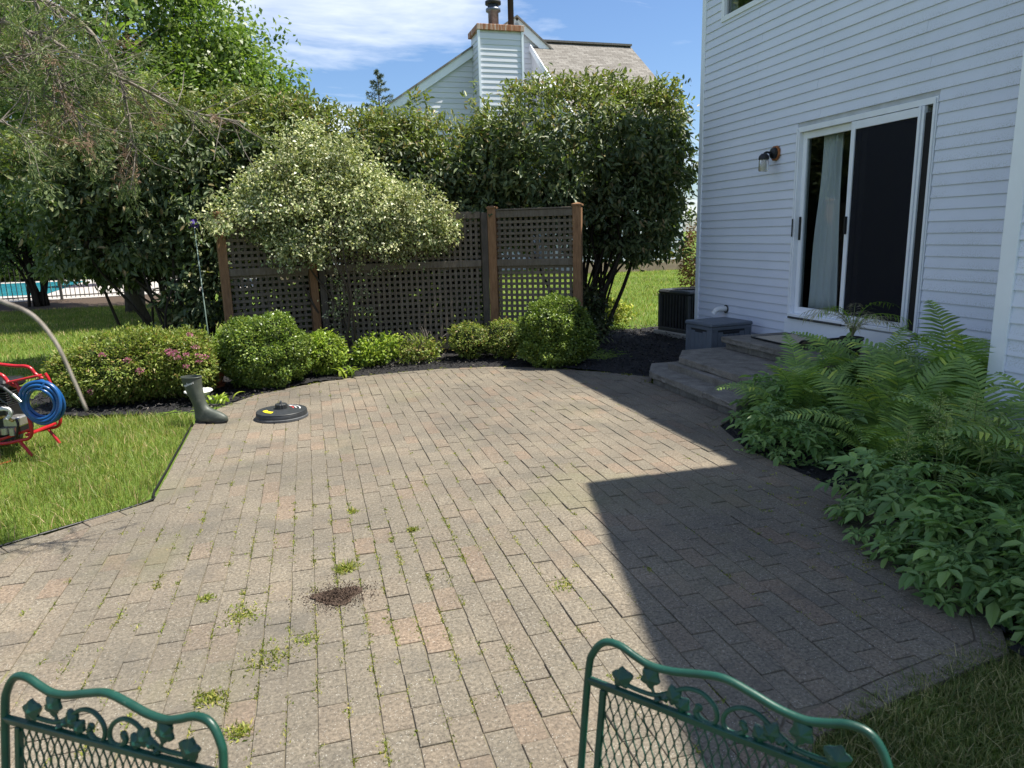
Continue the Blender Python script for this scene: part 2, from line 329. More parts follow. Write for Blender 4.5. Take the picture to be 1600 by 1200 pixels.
class MB:
    def __init__(s): s.v = []; s.f = []
    def add(s, vs, fs):
        k = len(s.v); s.v += [tuple(map(float, q)) for q in vs]; s.f += [tuple(i + k for i in f) for f in fs]; return s
    def box(s, lo, hi, m=None, bev=0.0):
        (x0, y0, z0), (x1, y1, z1) = lo, hi
        if bev:
            b = min(bev, (x1 - x0) * .45, (y1 - y0) * .45, (z1 - z0) * .45); vs = []
            for z, e in ((z0, b), (z0 + b, 0), (z1 - b, 0), (z1, b)):
                for (sx, sy) in ((0, 0), (1, 0), (1, 1), (0, 1)):
                    X = x1 if sx else x0; Y = y1 if sy else y0; dx = -1 if sx else 1; dy = -1 if sy else 1
                    a = b if e == 0 else b * 1.6
                    p, q = ((X + dx * a, Y + dy * e), (X + dx * e, Y + dy * a))
                    if (sx, sy) in ((1, 0), (0, 1)): vs += [(p[0], p[1], z), (q[0], q[1], z)]
                    else: vs += [(q[0], q[1], z), (p[0], p[1], z)]
            fs = [tuple(range(7, -1, -1)), tuple(range(24, 32))]
            for r in range(3):
                for i in range(8): j = (i + 1) % 8; fs.append((r * 8 + i, r * 8 + j, r * 8 + 8 + j, r * 8 + 8 + i))
        else:
            vs = [(x0, y0, z0), (x1, y0, z0), (x1, y1, z0), (x0, y1, z0), (x0, y0, z1), (x1, y0, z1), (x1, y1, z1), (x0, y1, z1)]
            fs = [(3, 2, 1, 0), (4, 5, 6, 7), (0, 1, 5, 4), (1, 2, 6, 5), (2, 3, 7, 6), (3, 0, 4, 7)]
        if m is not None: vs = [m @ Vector(v) for v in vs]
        return s.add(vs, fs)
    def bar(s, a, b, w, h, up=(0, 0, 1), bev=0.0):       # a box from a to b
        a, b, u = Vector(a), Vector(b), Vector(up); d = b - a; L = d.length; d.normalize()
        x = d.cross(u)
        if x.length < 1e-4: x = d.cross(Vector((1, 0, 0)))
        x.normalize(); y = x.cross(d)
        m = Matrix(((x.x, d.x, y.x, a.x), (x.y, d.y, y.y, a.y), (x.z, d.z, y.z, a.z), (0, 0, 0, 1)))
        return s.box((-w / 2, 0, -h / 2), (w / 2, L, h / 2), m, bev)
    def tube(s, pts, rad, n=8, cap=True):
        P = [Vector(p) for p in pts]; R = rad if hasattr(rad, '__len__') else [rad] * len(P)
        k = len(s.v); ref = None
        for i, p in enumerate(P):
            d = (P[min(i + 1, len(P) - 1)] - P[max(i - 1, 0)])
            if d.length < 1e-9: d = Vector((0, 0, 1))
            d.normalize()
            if ref is None: ref = d.orthogonal().normalized()
            else:
                ref = ref - d * ref.dot(d)
                if ref.length < 1e-6: ref = d.orthogonal()
                ref.normalize()
            b = d.cross(ref)
            for j in range(n):
                a = 2 * math.pi * j / n; q = p + (ref * math.cos(a) + b * math.sin(a)) * R[i]; s.v.append((q.x, q.y, q.z))
        for i in range(len(P) - 1):
            for j in range(n):
                jj = (j + 1) % n; s.f.append((k + i * n + j, k + i * n + jj, k + i * n + n + jj, k + i * n + n + j))
        if cap:
            s.f.append(tuple(k + j for j in range(n - 1, -1, -1))); e = k + (len(P) - 1) * n; s.f.append(tuple(e + j for j in range(n)))
        return s
    def lathe(s, prof, c=(0, 0, 0), n=24, m=None, wob=None):
        k = len(s.v)
        for (r, z) in prof:
            for j in range(n):
                a = 2 * math.pi * j / n; rr = r * (wob(j) if wob else 1); q = Vector((c[0] + rr * math.cos(a), c[1] + rr * math.sin(a), c[2] + z))
                if m is not None: q = m @ q
                s.v.append((q.x, q.y, q.z))
        for i in range(len(prof) - 1):
            for j in range(n):
                jj = (j + 1) % n; s.f.append((k + i * n + j, k + i * n + jj, k + i * n + n + jj, k + i * n + n + j))
        s.f.append(tuple(k + j for j in range(n - 1, -1, -1))); e = k + (len(prof) - 1) * n; s.f.append(tuple(e + j for j in range(n)))
        return s
    def prism(s, poly, vec, m=None):                      # polygon (3-D points) swept by vec
        n = len(poly); A = [Vector(p) for p in poly]; B = [p + Vector(vec) for p in A]
        vs = A + B
        if m is not None: vs = [m @ v for v in vs]
        return s.add(vs, [tuple(range(n - 1, -1, -1)), tuple(range(n, 2 * n))] + [(i, (i + 1) % n, n + (i + 1) % n, n + i) for i in range(n)])
    def mesh(s, name='mesh', smooth=False, inv=None):
        V = s.v if inv is None else [tuple(inv @ Vector(v)) for v in s.v]
        me = bpy.data.meshes.new(name); me.from_pydata(V, [], s.f); me.update()
        if smooth: me.polygons.foreach_set('use_smooth', np.ones(len(me.polygons), bool))
        return me
    def build(s, name, mat, parent=None, smooth=False, local=False):
        inv = WM[parent].inverted() if (parent is not None and not local) else None
        return link(name, s.mesh(name, smooth, inv), parent, mat)
    def smoothpart(s, name, mat, parent=None, local=False, angle=40):
        o = s.build(name, mat, parent, True, local)
        try: o.data.set_sharp_from_angle(angle=math.radians(angle))
        except Exception: pass
        return o

def spline(pts, n=6):                                     # Catmull-Rom
    P = [np.array(p, float) for p in pts]; P = [2 * P[0] - P[1]] + P + [2 * P[-1] - P[-2]]; out = []
    for i in range(1, len(P) - 2):
        for k in range(n):
            t = k / n; a, b, c, d = P[i - 1:i + 3]
            out.append(.5 * (2 * b + (c - a) * t + (2 * a - 5 * b + 4 * c - d) * t * t + (3 * b - a - 3 * c + d) * t ** 3))
    out.append(P[-2]); return out
def inside(P, poly):
    P = np.asarray(P); x, y = P[:, 0], P[:, 1]; r = np.zeros(len(P), bool); n = len(poly)
    for i in range(n):
        x0, y0 = poly[i]; x1, y1 = poly[(i + 1) % n]
        if y0 == y1: continue
        c = ((y0 > y) != (y1 > y)) & (x < (x1 - x0) * (y - y0) / (y1 - y0) + x0); r ^= c
    return r
def unit(a): return a / np.maximum(np.linalg.norm(a, axis=-1, keepdims=True), 1e-9)
def leafgeo(P, D, N, L, W, style='quad', fold=.18, droop=.12):
    n = len(P); D = unit(D); S = unit(np.cross(D, N)); N = np.cross(S, D); L = np.broadcast_to(L, n)[:, None]; W = np.broadcast_to(W, n)[:, None]
    if style == 'quad':
        V = np.stack([P, P + D * L * .45 + S * W * .5 + N * W * fold, P + D * L - N * L * droop, P + D * L * .45 - S * W * .5 + N * W * fold], 1)
        F = np.arange(n * 4).reshape(n, 4)
    else:
        V = np.stack([P, P + D * L * .3 + S * W * .46 + N * W * fold, P + D * L * .68 + S * W * .36 + N * (W * fold - L * droop * .4), P + D * L - N * L * droop,
                      P + D * L * .68 - S * W * .36 + N * (W * fold - L * droop * .4), P + D * L * .3 - S * W * .46 + N * W * fold], 1)
        b = np.arange(n)[:, None] * 6
        F = np.concatenate([b + [[0, 1, 2, 3]], b + [[0, 3, 4, 5]]], 1).reshape(-1, 4)
    return V.reshape(-1, 3), F
def lumps(rng, D, amp, k=3.2, m=6):
    out = np.zeros(len(D))
    for _ in range(m):
        w = rng.normal(size=3) * k; out += np.sin(D @ w + rng.uniform(0, 6.28))
    return 1 + amp * out / math.sqrt(m)
def tips(rng, blobs, n, shell=.55, amp=.22, k=3.2, power=.6, box=2.0):
    area = np.array([(b[1][0] * b[1][1] * b[1][2]) ** (2 / 3) for b in blobs]); area /= area.sum(); P = []; O = []
    for (c, r), a in zip(blobs, area):
        q = max(4, int(n * a)); D = unit(rng.normal(size=(q, 3)))
        rr = (shell + (1 - shell) * rng.random(q) ** power) * lumps(rng, D, amp, k)
        if box != 2: rr = rr / (np.abs(D) ** box).sum(1) ** (1 / box)
        P.append(np.array(c) + D * np.array(r) * rr[:, None]); O.append(unit(D / np.array(r)))
    return np.concatenate(P), np.concatenate(O)
def cluster(rng, T, O, per, L, W, spread, out=.7, rand=.8, droop=.3, up=.6, style='quad', fold=.18, bend=.12, jit=.25):
    P = np.repeat(T, per, 0); O = np.repeat(O, per, 0); n = len(P)
    P = P + rng.normal(size=(n, 3)) * spread
    D = unit(O * out + rng.normal(size=(n, 3)) * rand + np.array([0, 0, -droop]))
    N = unit(O * .5 + np.array([0, 0, up]) + rng.normal(size=(n, 3)) * .45)
    l = L * rng.uniform(1 - jit, 1 + jit, n)
    return leafgeo(P, D, N, l, l * (W / L), style, fold, bend)
def merge(parts):
    V = []; F = []; k = 0
    for v, f in parts: V.append(v); F.append(f + k); k += len(v)
    return np.concatenate(V), np.concatenate(F)
def stems(rng, base, targets, r0, spread=.15, n=5, sides=5, wob=.12):
    mb = MB()
    for tgt in targets:
        b = np.array(base) + np.array([*rng.normal(size=2) * spread, 0]); e = np.array(tgt); L = np.linalg.norm(e - b)
        mid1 = b + (e - b) * .35 + np.array([*rng.normal(size=2) * wob * L * .5, L * .08]); mid2 = b + (e - b) * .7 + np.array([*rng.normal(size=2) * wob * L * .5, L * .05])
        pts = spline([b, mid1, mid2, e], n); m = len(pts); rr = r0 * rng.uniform(.6, 1.1)
        mb.tube(pts, [rr * (1 - .8 * i / (m - 1)) + .002 for i in range(m)], sides)
    return mb
# ------------------------------------------------------------------ ground
STEP_X = 3.45
PATIO = [(-1.11, 6.97), (-1.08, 5.4), (-1.07, 4.75), (-1.74, 4.26), (-2.9, 3.42), (-3.1, 2.4), (-2.5, .3), (-.6, -.5), (.5, .55), (1.0, 1.28), (1.45, 1.67),
         (1.95, 1.76), (2.45, 1.84), (2.78, 2.2), (3.0, 2.85), (3.06, 3.6), (3.02, 4.4), (3.2, 5.05), (3.46, 5.25), (3.46, 6.83), (3.62, 7.12), (3.3, 7.52),
         (2.99, 7.87), (2.6, 8.2), (2.12, 8.46), (1.5, 8.6), (.94, 8.57), (.4, 8.48), (.02, 8.33), (-.4, 8.07), (-.65, 7.89), (-.95, 7.4)]
BED = [(-2.75, 7.75), (-2.2, 7.5), (-1.7, 7.47), (-1.28, 7.3), (-1.11, 6.97), (-.95, 7.4), (-.65, 7.89), (-.4, 8.07), (.02, 8.33), (.4, 8.48), (.94, 8.57), (1.5, 8.6), (2.12, 8.46), (2.6, 8.2),
       (2.99, 7.87), (3.3, 7.52), (3.62, 7.12), (5.4, 7.1), (5.4, 9.3), (5.9, 9.3), (6.2, 11.1), (5.0, 11.2), (3.9, 10.9), (2.4, 11.6), (0, 12.2), (-2.2, 11.6), (-2.9, 10), (-3, 8.6)]
BED2 = [(2.45, 1.84), (2.78, 2.2), (3.0, 2.85), (3.06, 3.6), (3.02, 4.4), (3.2, 5.05), (3.46, 5.25), (5.38, 5.25), (5.38, 3.4), (4.25, 3.4), (4.25, .6), (2.75, .9)]
def height(x, y):            # the neighbour's lot lies a little higher
    return np.clip((np.asarray(y) - 15) / 10, 0, 1) ** 2 * .30 * np.clip((np.asarray(x) + 2) / 5, 0, 1)
def sheet(name, poly, z, mat, parent=None, kind='structure', th=.0):
    mb = MB(); n = len(poly); mb.add([(x, y, z) for x, y in poly], [tuple(range(n))])
    o = mb.build(name, mat, parent)
    if parent is None: tag(o, kind=kind)
    return o
xs = np.concatenate([[-600, -150, -60], np.arange(-30, 31, 1.5), [60, 150, 600]]); ys = np.concatenate([[-300, -60, -20], np.arange(-10, 62, 1.5), [90, 200, 900]])
gx, gy = np.meshgrid(xs, ys); gz = height(gx, gy) - .028
nx = len(xs); idx = np.arange(len(ys) * nx).reshape(len(ys), nx)
tag(npobj('ground', np.stack([gx, gy, gz], -1).reshape(-1, 3), np.stack([idx[:-1, :-1], idx[:-1, 1:], idx[1:, 1:], idx[1:, :-1]], -1).reshape(-1, 4), 'lawn', smooth=True), 'green mown lawn around the patio and houses', kind='structure')
def bedsheet(name, poly, step, amp, mat, z0=-.02):
    P = np.array(poly); lo, hi = P.min(0), P.max(0); rng = np.random.default_rng(3)
    X, Y = np.meshgrid(np.arange(lo[0], hi[0], step), np.arange(lo[1], hi[1], step)); Q = np.stack([X, Y], -1)
    nxx = X.shape[1]; ii = np.arange(X.size).reshape(X.shape)
    F = np.stack([ii[:-1, :-1], ii[:-1, 1:], ii[1:, 1:], ii[1:, :-1]], -1).reshape(-1, 4); C = Q.reshape(-1, 2)[F].mean(1); F = F[inside(C, poly)]
    Z = z0 + amp * (np.sin(X * 2.3 + Y) * .4 + np.sin(Y * 3.1 - X * 1.2) * .3 + rng.random(X.shape) * .5)
    o = npobj(name, np.stack([X, Y, Z], -1).reshape(-1, 3), F, mat, smooth=True); tag(o, kind='structure'); return o
tag(bedsheet('mulch_bed', BED, .05, .045, 'mulch'), 'black mulch bed along the curved far edge of the patio')
tag(bedsheet('fern_bed', BED2, .05, .03, 'mulch', -.012), 'dark mulch bed under the ferns by the house')
sheet('tree_mulch', [(-11, 20.8), (-7, 21.3), (-4.5, 21.5), (-3.2, 22.6), (-3, 26.5), (-12, 24.3)], -.005, 'brown_mulch')
sheet('pool_deck', [(-30, 22), (-12.1, 24.2), (-2.8, 26.6), (2, 31), (0, 46), (-34, 46)], .0, 'deck')
def chips(name, poly, n, seed, label, z0=0.0, fn=None):
    rng = np.random.default_rng(seed); P = np.array(poly); lo, hi = P.min(0), P.max(0); Q = rng.uniform(lo, hi, (n * 3, 2)); Q = Q[inside(Q, poly)][:n]; n = len(Q)
    pos = np.concatenate([Q, z0 + rng.uniform(.0, .035, (n, 1))], 1); D = unit(np.concatenate([rng.normal(size=(n, 2)), rng.normal(size=(n, 1)) * .35], 1))
    L = rng.uniform(.015, .05, n); V, F = leafgeo(pos, D, unit(rng.normal(size=(n, 3)) * .5 + [0, 0, 1]), L, L * rng.uniform(.25, .5, n), 'quad', .25, .0)
    return tag(npobj(name, V, F, 'chip'), label, 'mulch', kind='stuff')
chips('mulch_chips', BED, 24000, 5, 'black bark chips on the bed beside the patio')
chips('fern_bed_chips', BED2, 6000, 6, 'black bark chips under the ferns', -.02)

# ------------------------------------------------------------------ patio
patio = thing('patio', 'weathered tan and grey brick paver patio', 'patio', (0.8, 4.5, 0)); tag(patio, kind='structure')
sheet('joint_sand', PATIO, -.0062, 'joint', patio)
PP = np.array(PATIO); EA = PP; EB = np.roll(PP, -1, 0)
def edgedist(p):
    d = EB - EA; t = np.clip(((p - EA) * d).sum(1) / (d * d).sum(1), 0, 1); return np.linalg.norm(EA + d * t[:, None] - p, axis=1)
def clip(poly, p, nrm):
    out = []
    for i in range(len(poly)):
        a, b = poly[i], poly[(i + 1) % len(poly)]; da, db = np.dot(a - p, nrm), np.dot(b - p, nrm)
        if da >= 0: out.append(a)
        if da * db < 0: out.append(a + (b - a) * (da / (da - db)))
    return out
sgn = np.sign(np.sum(EA[:, 0] * EB[:, 1] - EB[:, 0] * EA[:, 1]))
BORDER = .105
def brick_mb(poly, z, tilt):
    c = np.mean(poly, 0); n = len(poly); v = []
    for (k, zz) in ((1.0, -.05), (1.0, -.0026), (None, 0.0)):
        for q in poly:
            d = q - c; L = np.linalg.norm(d); k2 = k if k else (L - .0042) / L
            w = c + d * k2; v.append((w[0], w[1], z + zz + tilt[0] * (w[0] - c[0]) + tilt[1] * (w[1] - c[1])))
    f = [tuple(range(2 * n, 3 * n))] + [(r * n + i, r * n + (i + 1) % n, r * n + n + (i + 1) % n, r * n + n + i) for r in (0, 1) for i in range(n)]
    return v, f
rng = np.random.default_rng(21); bricks = []
PX, PY, GAP = .1045, .2025, .0016
for i in range(-32, 36):
    off = (PY / 2 if i % 2 else 0) + rng.normal() * .008; x0 = i * PX + .012
    for j in range(-4, 45):
        y0 = j * PY + off; c = np.array([x0 + PX / 2, y0 + PY / 2])
        if not inside([c], PATIO)[0] and edgedist(c).min() > .01: continue
        g = GAP * rng.uniform(.5, 1.5); jx, jy = rng.normal(size=2) * .0022; a = rng.normal() * .008
        co = [np.array(q) for q in ((-PX / 2 + g, -PY / 2 + g), (PX / 2 - g, -PY / 2 + g), (PX / 2 - g, PY / 2 - g), (-PX / 2 + g, PY / 2 - g))]
        poly = [c + np.array([q[0] * math.cos(a) - q[1] * math.sin(a) + jx, q[0] * math.sin(a) + q[1] * math.cos(a) + jy]) for q in co]
        ed = edgedist(c)
        full = True
        kn = int(np.argmin(ed)); NE = len(EA)
        for k in sorted(np.where(ed < BORDER + .16)[0], key=lambda q: ed[q]):
            if k != kn and (k in ((kn + 1) % NE, (kn - 1) % NE)):
                e1, e2 = (kn, k) if k == (kn + 1) % NE else (k, kn); v1, v2 = EB[e1] - EA[e1], EB[e2] - EA[e2]
                if (v1[0] * v2[1] - v1[1] * v2[0]) * sgn < 0: continue
            d = EB[k] - EA[k]; nn = np.array([-d[1], d[0]]) / np.linalg.norm(d) * sgn
            q = clip(poly, EA[k] + nn * (BORDER + .004), nn)
            if len(q) != len(poly) or any(np.abs(q[m] - poly[m]).max() > 1e-6 for m in range(len(q))): full = False
            poly = q
            if len(poly) < 3: break
        if len(poly) < 3: continue
        ar = .5 * abs(sum(poly[m][0] * poly[(m + 1) % len(poly)][1] - poly[(m + 1) % len(poly)][0] * poly[m][1] for m in range(len(poly))))
        if ar < .0012: continue
        if not inside([np.mean(poly, 0)], PATIO)[0]: continue
        bricks.append((poly, full, c))
# soldier course along the rim
arc = []
for k in range(len(EA)):
    L = np.linalg.norm(EB[k] - EA[k]); m = max(1, int(round(L / .2))); d = (EB[k] - EA[k]) / L; nn = np.array([-d[1], d[0]]) * sgn
    prev = EA[k] - EA[k - 1]; nxt = EB[(k + 1) % len(EA)] - EB[k]
    for q in range(m):
        a = EA[k] + d * (L * q / m + .003); b = EA[k] + d * (L * (q + 1) / m - .003)
        ia, ib = 0.0, 0.0
        def ins(v1, v2):
            cr = v1[0] * v2[1] - v1[1] * v2[0]; ang = math.atan2(cr, v1.dot(v2)); return math.tan(ang / 2) * sgn * BORDER
        if q == 0: ia = ins(prev, d)
        if q == m - 1: ib = ins(d, nxt)
        poly = [a, b, b + nn * (BORDER - .003) - d * ib, a + nn * (BORDER - .003) + d * ia]
        bricks.append((poly, False, np.mean(poly, 0)))
scored = []
for k, (poly, full, c) in enumerate(bricks):
    u, v, d = project((c[0], c[1], 0))
    vis = d > .3 and -20 < u < 1620 and 500 < v < 1215
    scored.append((-(1 / max(d, .1)) if vis else 10, k))
scored.sort(); near = {k for s_, k in scored[:300] if s_ < 0}
shared = None; rest = MB()
zs = np.clip(rng.normal(size=len(bricks)) * .0015, -.003, .003); tl = np.clip(rng.normal(size=(len(bricks), 2)) * .011, -.022, .022)
sv, sf = brick_mb([np.array(q) for q in ((-PX / 2 + GAP, -PY / 2 + GAP), (PX / 2 - GAP, -PY / 2 + GAP), (PX / 2 - GAP, PY / 2 - GAP), (-PX / 2 + GAP, PY / 2 - GAP))], 0, (0, 0))
smesh = bpy.data.meshes.new('paver'); smesh.from_pydata(sv, [], sf); smesh.materials.append(M['paver'])
base = patio.location
for k, (poly, full, c) in enumerate(bricks):
    if k in near and full:
        o = link('paver', smesh, patio); o.location = (c[0] - base.x + rng.normal() * .0015, c[1] - base.y + rng.normal() * .0015, zs[k]); o.rotation_euler = (tl[k, 1] * .8, -tl[k, 0], rng.normal() * .006)
        o.scale = (rng.uniform(.985, 1.005), rng.uniform(.985, 1.005), 1)
    elif k in near:
        mb = MB(); mb.add(*brick_mb(poly, zs[k], tl[k])); mb.build('paver', 'paver', patio)
    else: rest.add(*brick_mb(poly, zs[k], tl[k]))
tag(rest.build('pavers', 'paver', patio), kind='stuff')
# black plastic edging
def edging(name, pts, label):
    mb = MB(); P = spline([(x, y, 0) for x, y in pts], 4)
    for a, b in zip(P[:-1], P[1:]): mb.bar((a[0], a[1], -.055), (b[0], b[1], -.055), .010, .075)
    mb2 = MB(); mb2.tube([(p[0], p[1], -.014) for p in P], .008, 6)
    t = thing(name, label, 'edging', (pts[0][0], pts[0][1], 0)); mb.build('strip', 'black', t); mb2.build('rolled_rim', 'black', t, True)
edging('garden_edging', [(2.5, 1.78), (2.84, 2.18), (3.07, 2.85), (3.13, 3.6), (3.09, 4.4), (3.28, 5.02)], 'black plastic edging strip between the pavers and the fern bed')
edging('lawn_edging', [(-1.14, 6.9), (-1.12, 5.9), (-1.11, 5.0), (-1.13, 4.78), (-1.75, 4.33), (-2.9, 3.5)], 'black plastic edging strip between the pavers and the sunny lawn')

# grass
def blades(name, poly, n, hgt, wid, seed, mat, label, lean=.5, zf=None):
    rng = np.random.default_rng(seed); P = np.array(poly); lo, hi = P.min(0), P.max(0); Q = rng.uniform(lo, hi, (int(n * 3.5), 2)); Q = Q[inside(Q, poly)][:n]; n = len(Q)
    z = height(Q[:, 0], Q[:, 1]) - .033; h = hgt * rng.uniform(.5, 1.25, n); a = rng.uniform(0, 6.283, n); ln = np.abs(rng.normal(size=n)) * lean * h
    b = np.stack([Q[:, 0], Q[:, 1], z], 1); a2 = a + rng.normal(size=n) * .9
    s = np.stack([-np.sin(a), np.cos(a), 0 * a], 1) * (wid * rng.uniform(.6, 1.3, n))[:, None]
    d = np.stack([np.cos(a2) * ln, np.sin(a2) * ln, h], 1); md = d * np.array([.35, .35, .6])
    V = np.stack([b - s, b + s, b + md + s * .7, b + md - s * .7, b + d], 1).reshape(-1, 3); k = np.arange(n)[:, None] * 5
    # triangles: use two tris + tip tri
    T = np.concatenate([k + [[0, 1, 2]], k + [[0, 2, 3]], k + [[3, 2, 4]]], 0)
    return tag(npobj(name, V, T, mat), label, 'grass', kind='stuff')
blades('lawn_grass', [(-1.13, 7.1), (-1.13, 4.75), (-1.78, 4.30), (-3.3, 3.2), (-4.6, 4), (-4.6, 8.6), (-2.75, 8.3), (-2.75, 7.72), (-2.2, 7.47), (-1.7, 7.44), (-1.3, 7.28)], 62000, .07, .0022, 31, 'grass', 'sunlit lawn grass between the patio and the spirea bed', .7)
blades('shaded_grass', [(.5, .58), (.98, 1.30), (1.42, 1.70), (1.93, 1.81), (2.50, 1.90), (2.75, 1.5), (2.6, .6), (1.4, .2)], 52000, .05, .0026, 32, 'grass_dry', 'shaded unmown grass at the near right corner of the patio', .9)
blades('back_lawn_grass', [(-10, 8.2), (-3.0, 8.4), (-2.9, 10.2), (-2, 11.8), (-1, 13), (-2, 22), (-11, 21)], 70000, .075, .005, 33, 'grass', 'bright back lawn stretching towards the pool fence', .7)
blades('side_lawn_grass', [(4.9, 11.2), (6.3, 11.2), (12, 13), (15, 26), (5, 26), (2, 20), (0, 14), (2.5, 11.8)], 60000, .075, .0055, 34, 'grass', 'bright side lawn beyond the corner of the house', .7)

# ------------------------------------------------------------------ the house
WX, WF, WN = 5.4, 9.24, 3.49           # wall plane, far corner, where the wing hides it
GX = 4.2                               # wing wall plane
EAVE = 5.3; CO = .1016
house = thing('house', 'pale vinyl sided house with a sliding patio door', 'house', (WX, 6.2, 0))
D0, D1, DZ0, DZ1 = 5.275, 7.16, .60, 2.69     # door with trim
W0, W1, WZ0 = 7.35, 8.74, 4.24
def board(x, y0, y1, z, h=CO):
    mb = MB(); h = h - .001
    prof = [(x - .004, z + h), (x - .016, z + .006), (x - .016, z), (x + .004, z), (x + .004, z + h)]
    return mb.prism([(p[0], y0, p[1]) for p in prof], (0, y1 - y0, 0))
rng = np.random.default_rng(4)
z = .10; k = 0
while z < EAVE - .05:
    spans = [(WN - .3, WF - .07)]
    if DZ0 - .27 - CO * .6 < z < DZ1 - .02: spans = [(WN - .3, D0 - .002), (D1 + .002, WF - .07)]
    elif z > WZ0 - CO * .4: spans = [(WN - .3, W0 - .05), (W1 + .05, WF - .07)]
    for (a, b) in spans:
        cuts = [a]
        if b - a > 3.2:
            s0 = (7.9 if k % 3 == 0 else 5.4 if k % 3 == 1 else 6.8) + (k % 2) * .07
            if a + .8 < s0 < b - .5: cuts.append(s0)
        cuts.append(b)
        for q in range(len(cuts) - 1):
            board(WX - .0015 * (q % 2), cuts[q], cuts[q + 1] - .0015, z).build('siding_board', 'vinyl', house)
    z += CO; k += 1
z = .07
while z < EAVE + 1.6:
    lim = 3.49 - .085
    y0 = -1.6
    if z > EAVE: 
        s_ = (z + CO - EAVE) / .48; y0, lim = -1.6 + s_, 3.4 - s_
    if lim - y0 > .2: board(GX, y0, lim, z).build('siding_board', 'vinyl', house)
    z += CO
def hb(name, lo, hi, mat, parent=house, bev=0.0):
    mb = MB(); mb.box(lo, hi, None, bev); return mb.build(name, mat, parent)
hb('corner_board', (WX - .026, WF - .07, .02), (WX + .05, WF + .022, EAVE), 'white_trim', bev=.004)
hb('corner_board', (GX - .026, 3.405, .0), (GX + .07, 3.515, EAVE), 'white_trim', bev=.004)
# sheathing behind the boards
hb('wall', (WX + .004, 3.2, -.1), (WX + .16, D0 + .03, EAVE), 'plain_wall')
hb('wall', (WX + .004, D1 - .03, -.1), (WX + .16, WF - .01, 4.2), 'plain_wall')
hb('wall', (WX + .0045, D0 + .03, DZ1 - .03), (WX + .16, D1 - .03, 4.2), 'plain_wall')
hb('wall', (WX + .0042, D0 + .03, 4.2), (WX + .16, W0 + .04, EAVE), 'plain_wall')
hb('wall', (WX + .0042, W1 - .04, 4.2), (WX + .16, WF - .012, EAVE), 'plain_wall')
hb('wall', (WX + .0041, D0 + .03, -.1), (WX + .159, D1 - .03, DZ0 - .02), 'plain_wall')
hb('wall', (GX + .004, -1.6, -.1), (GX + .16, 3.45, EAVE), 'plain_wall')
hb('wall', (GX + .16, 3.3, -.1), (WX + .1, 3.46, EAVE), 'plain_wall')
mb = MB(); mb.prism([(WX + .02, WF - .15, -.1), (13, WF - .15, -.1), (13, WF - .15, EAVE), (9.2, WF - .15, 7.35), (WX + .02, WF - .15, EAVE)], (0, .14, 0)); mb.build('gable_wall', 'plain_wall', house)
hb('wall', (13, -1.6, -.1), (13.15, WF - .01, EAVE), 'plain_wall'); hb('wall', (GX + .16, -1.75, -.1), (13.1, -1.61, EAVE), 'plain_wall')
mb = MB(); mb.prism([(GX + .006, -1.6, EAVE), (GX + .006, 3.45, EAVE), (GX + .006, .925, EAVE + 1.21)], (.15, 0, 0)); mb.build('gable_wall', 'plain_wall', house)
# roofs
mb = MB(); mb.prism([(WX - .2, -2, EAVE - .02), (9.2, -2, 7.4), (13.3, -2, EAVE), (13.3, -2, EAVE + .14), (9.2, -2, 7.55), (WX - .2, -2, EAVE + .0)], (0, WF + .05 + 2, 0)); mb.build('roof', 'house_roof', house)
mb = MB(); mb.prism([(GX - .12, -1.75, EAVE - .03), (GX - .12, .925, EAVE + 1.24), (GX - .12, 3.54, EAVE - .02), (GX - .12, 3.54, EAVE + .0), (GX - .12, .925, EAVE + 1.34), (GX - .12, -1.75, EAVE + .02)], (5.2, 0, 0)); mb.build('roof', 'house_roof', house)
hb('soffit', (WX - .19, 3.55, EAVE - .045), (WX + .05, WF + .04, EAVE - .025), 'white_trim')
# room behind the door
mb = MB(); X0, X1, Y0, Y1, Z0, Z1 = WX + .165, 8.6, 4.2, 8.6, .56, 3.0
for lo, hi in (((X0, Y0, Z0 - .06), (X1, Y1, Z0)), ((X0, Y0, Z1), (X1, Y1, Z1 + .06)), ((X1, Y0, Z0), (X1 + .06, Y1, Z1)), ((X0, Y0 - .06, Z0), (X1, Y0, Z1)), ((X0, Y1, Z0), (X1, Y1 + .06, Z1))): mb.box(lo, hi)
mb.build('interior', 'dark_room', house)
# sliding door
door = link('sliding_door', MB().box((WX - .02, D0, DZ1 - .055), (WX + .09, D1, DZ1)).mesh('door_head', False, WM[house].inverted()), house, 'white_frame')
WM[door] = WM[house]
def dp(name, lo, hi, mat, bev=.003):
    return hb(name, lo, hi, mat, door, bev)
dp('frame_jamb', (WX - .022, D0 + .001, DZ0), (WX + .088, D0 + .05, DZ1 - .056), 'white_frame')
dp('frame_jamb', (WX - .022, D1 - .05, DZ0), (WX + .088, D1 - .001, DZ1 - .056), 'white_frame')
dp('casing_bead', (WX - .034, D0 + .012, DZ0 + .01), (WX - .0225, D0 + .03, DZ1 - .01), 'white_frame')
dp('casing_bead', (WX - .034, D1 - .03, DZ0 + .01), (WX - .0225, D1 - .012, DZ1 - .01), 'white_frame')
dp('sill', (WX - .045, D0 + .03, DZ0 - .012), (WX + .088, D1 - .03, DZ0 + .022), 'white_frame')
dp('sill_track', (WX - .062, D0 + .95, DZ0 - .03), (WX - .046, D1 - .06, DZ0 - .006), 'ac_dark')
dp('kick_board', (WX - .03, D0 + .004, DZ0 - .275), (WX + .004, D1 + .035, DZ0 - .031), 'white_trim')
Ym = 6.27
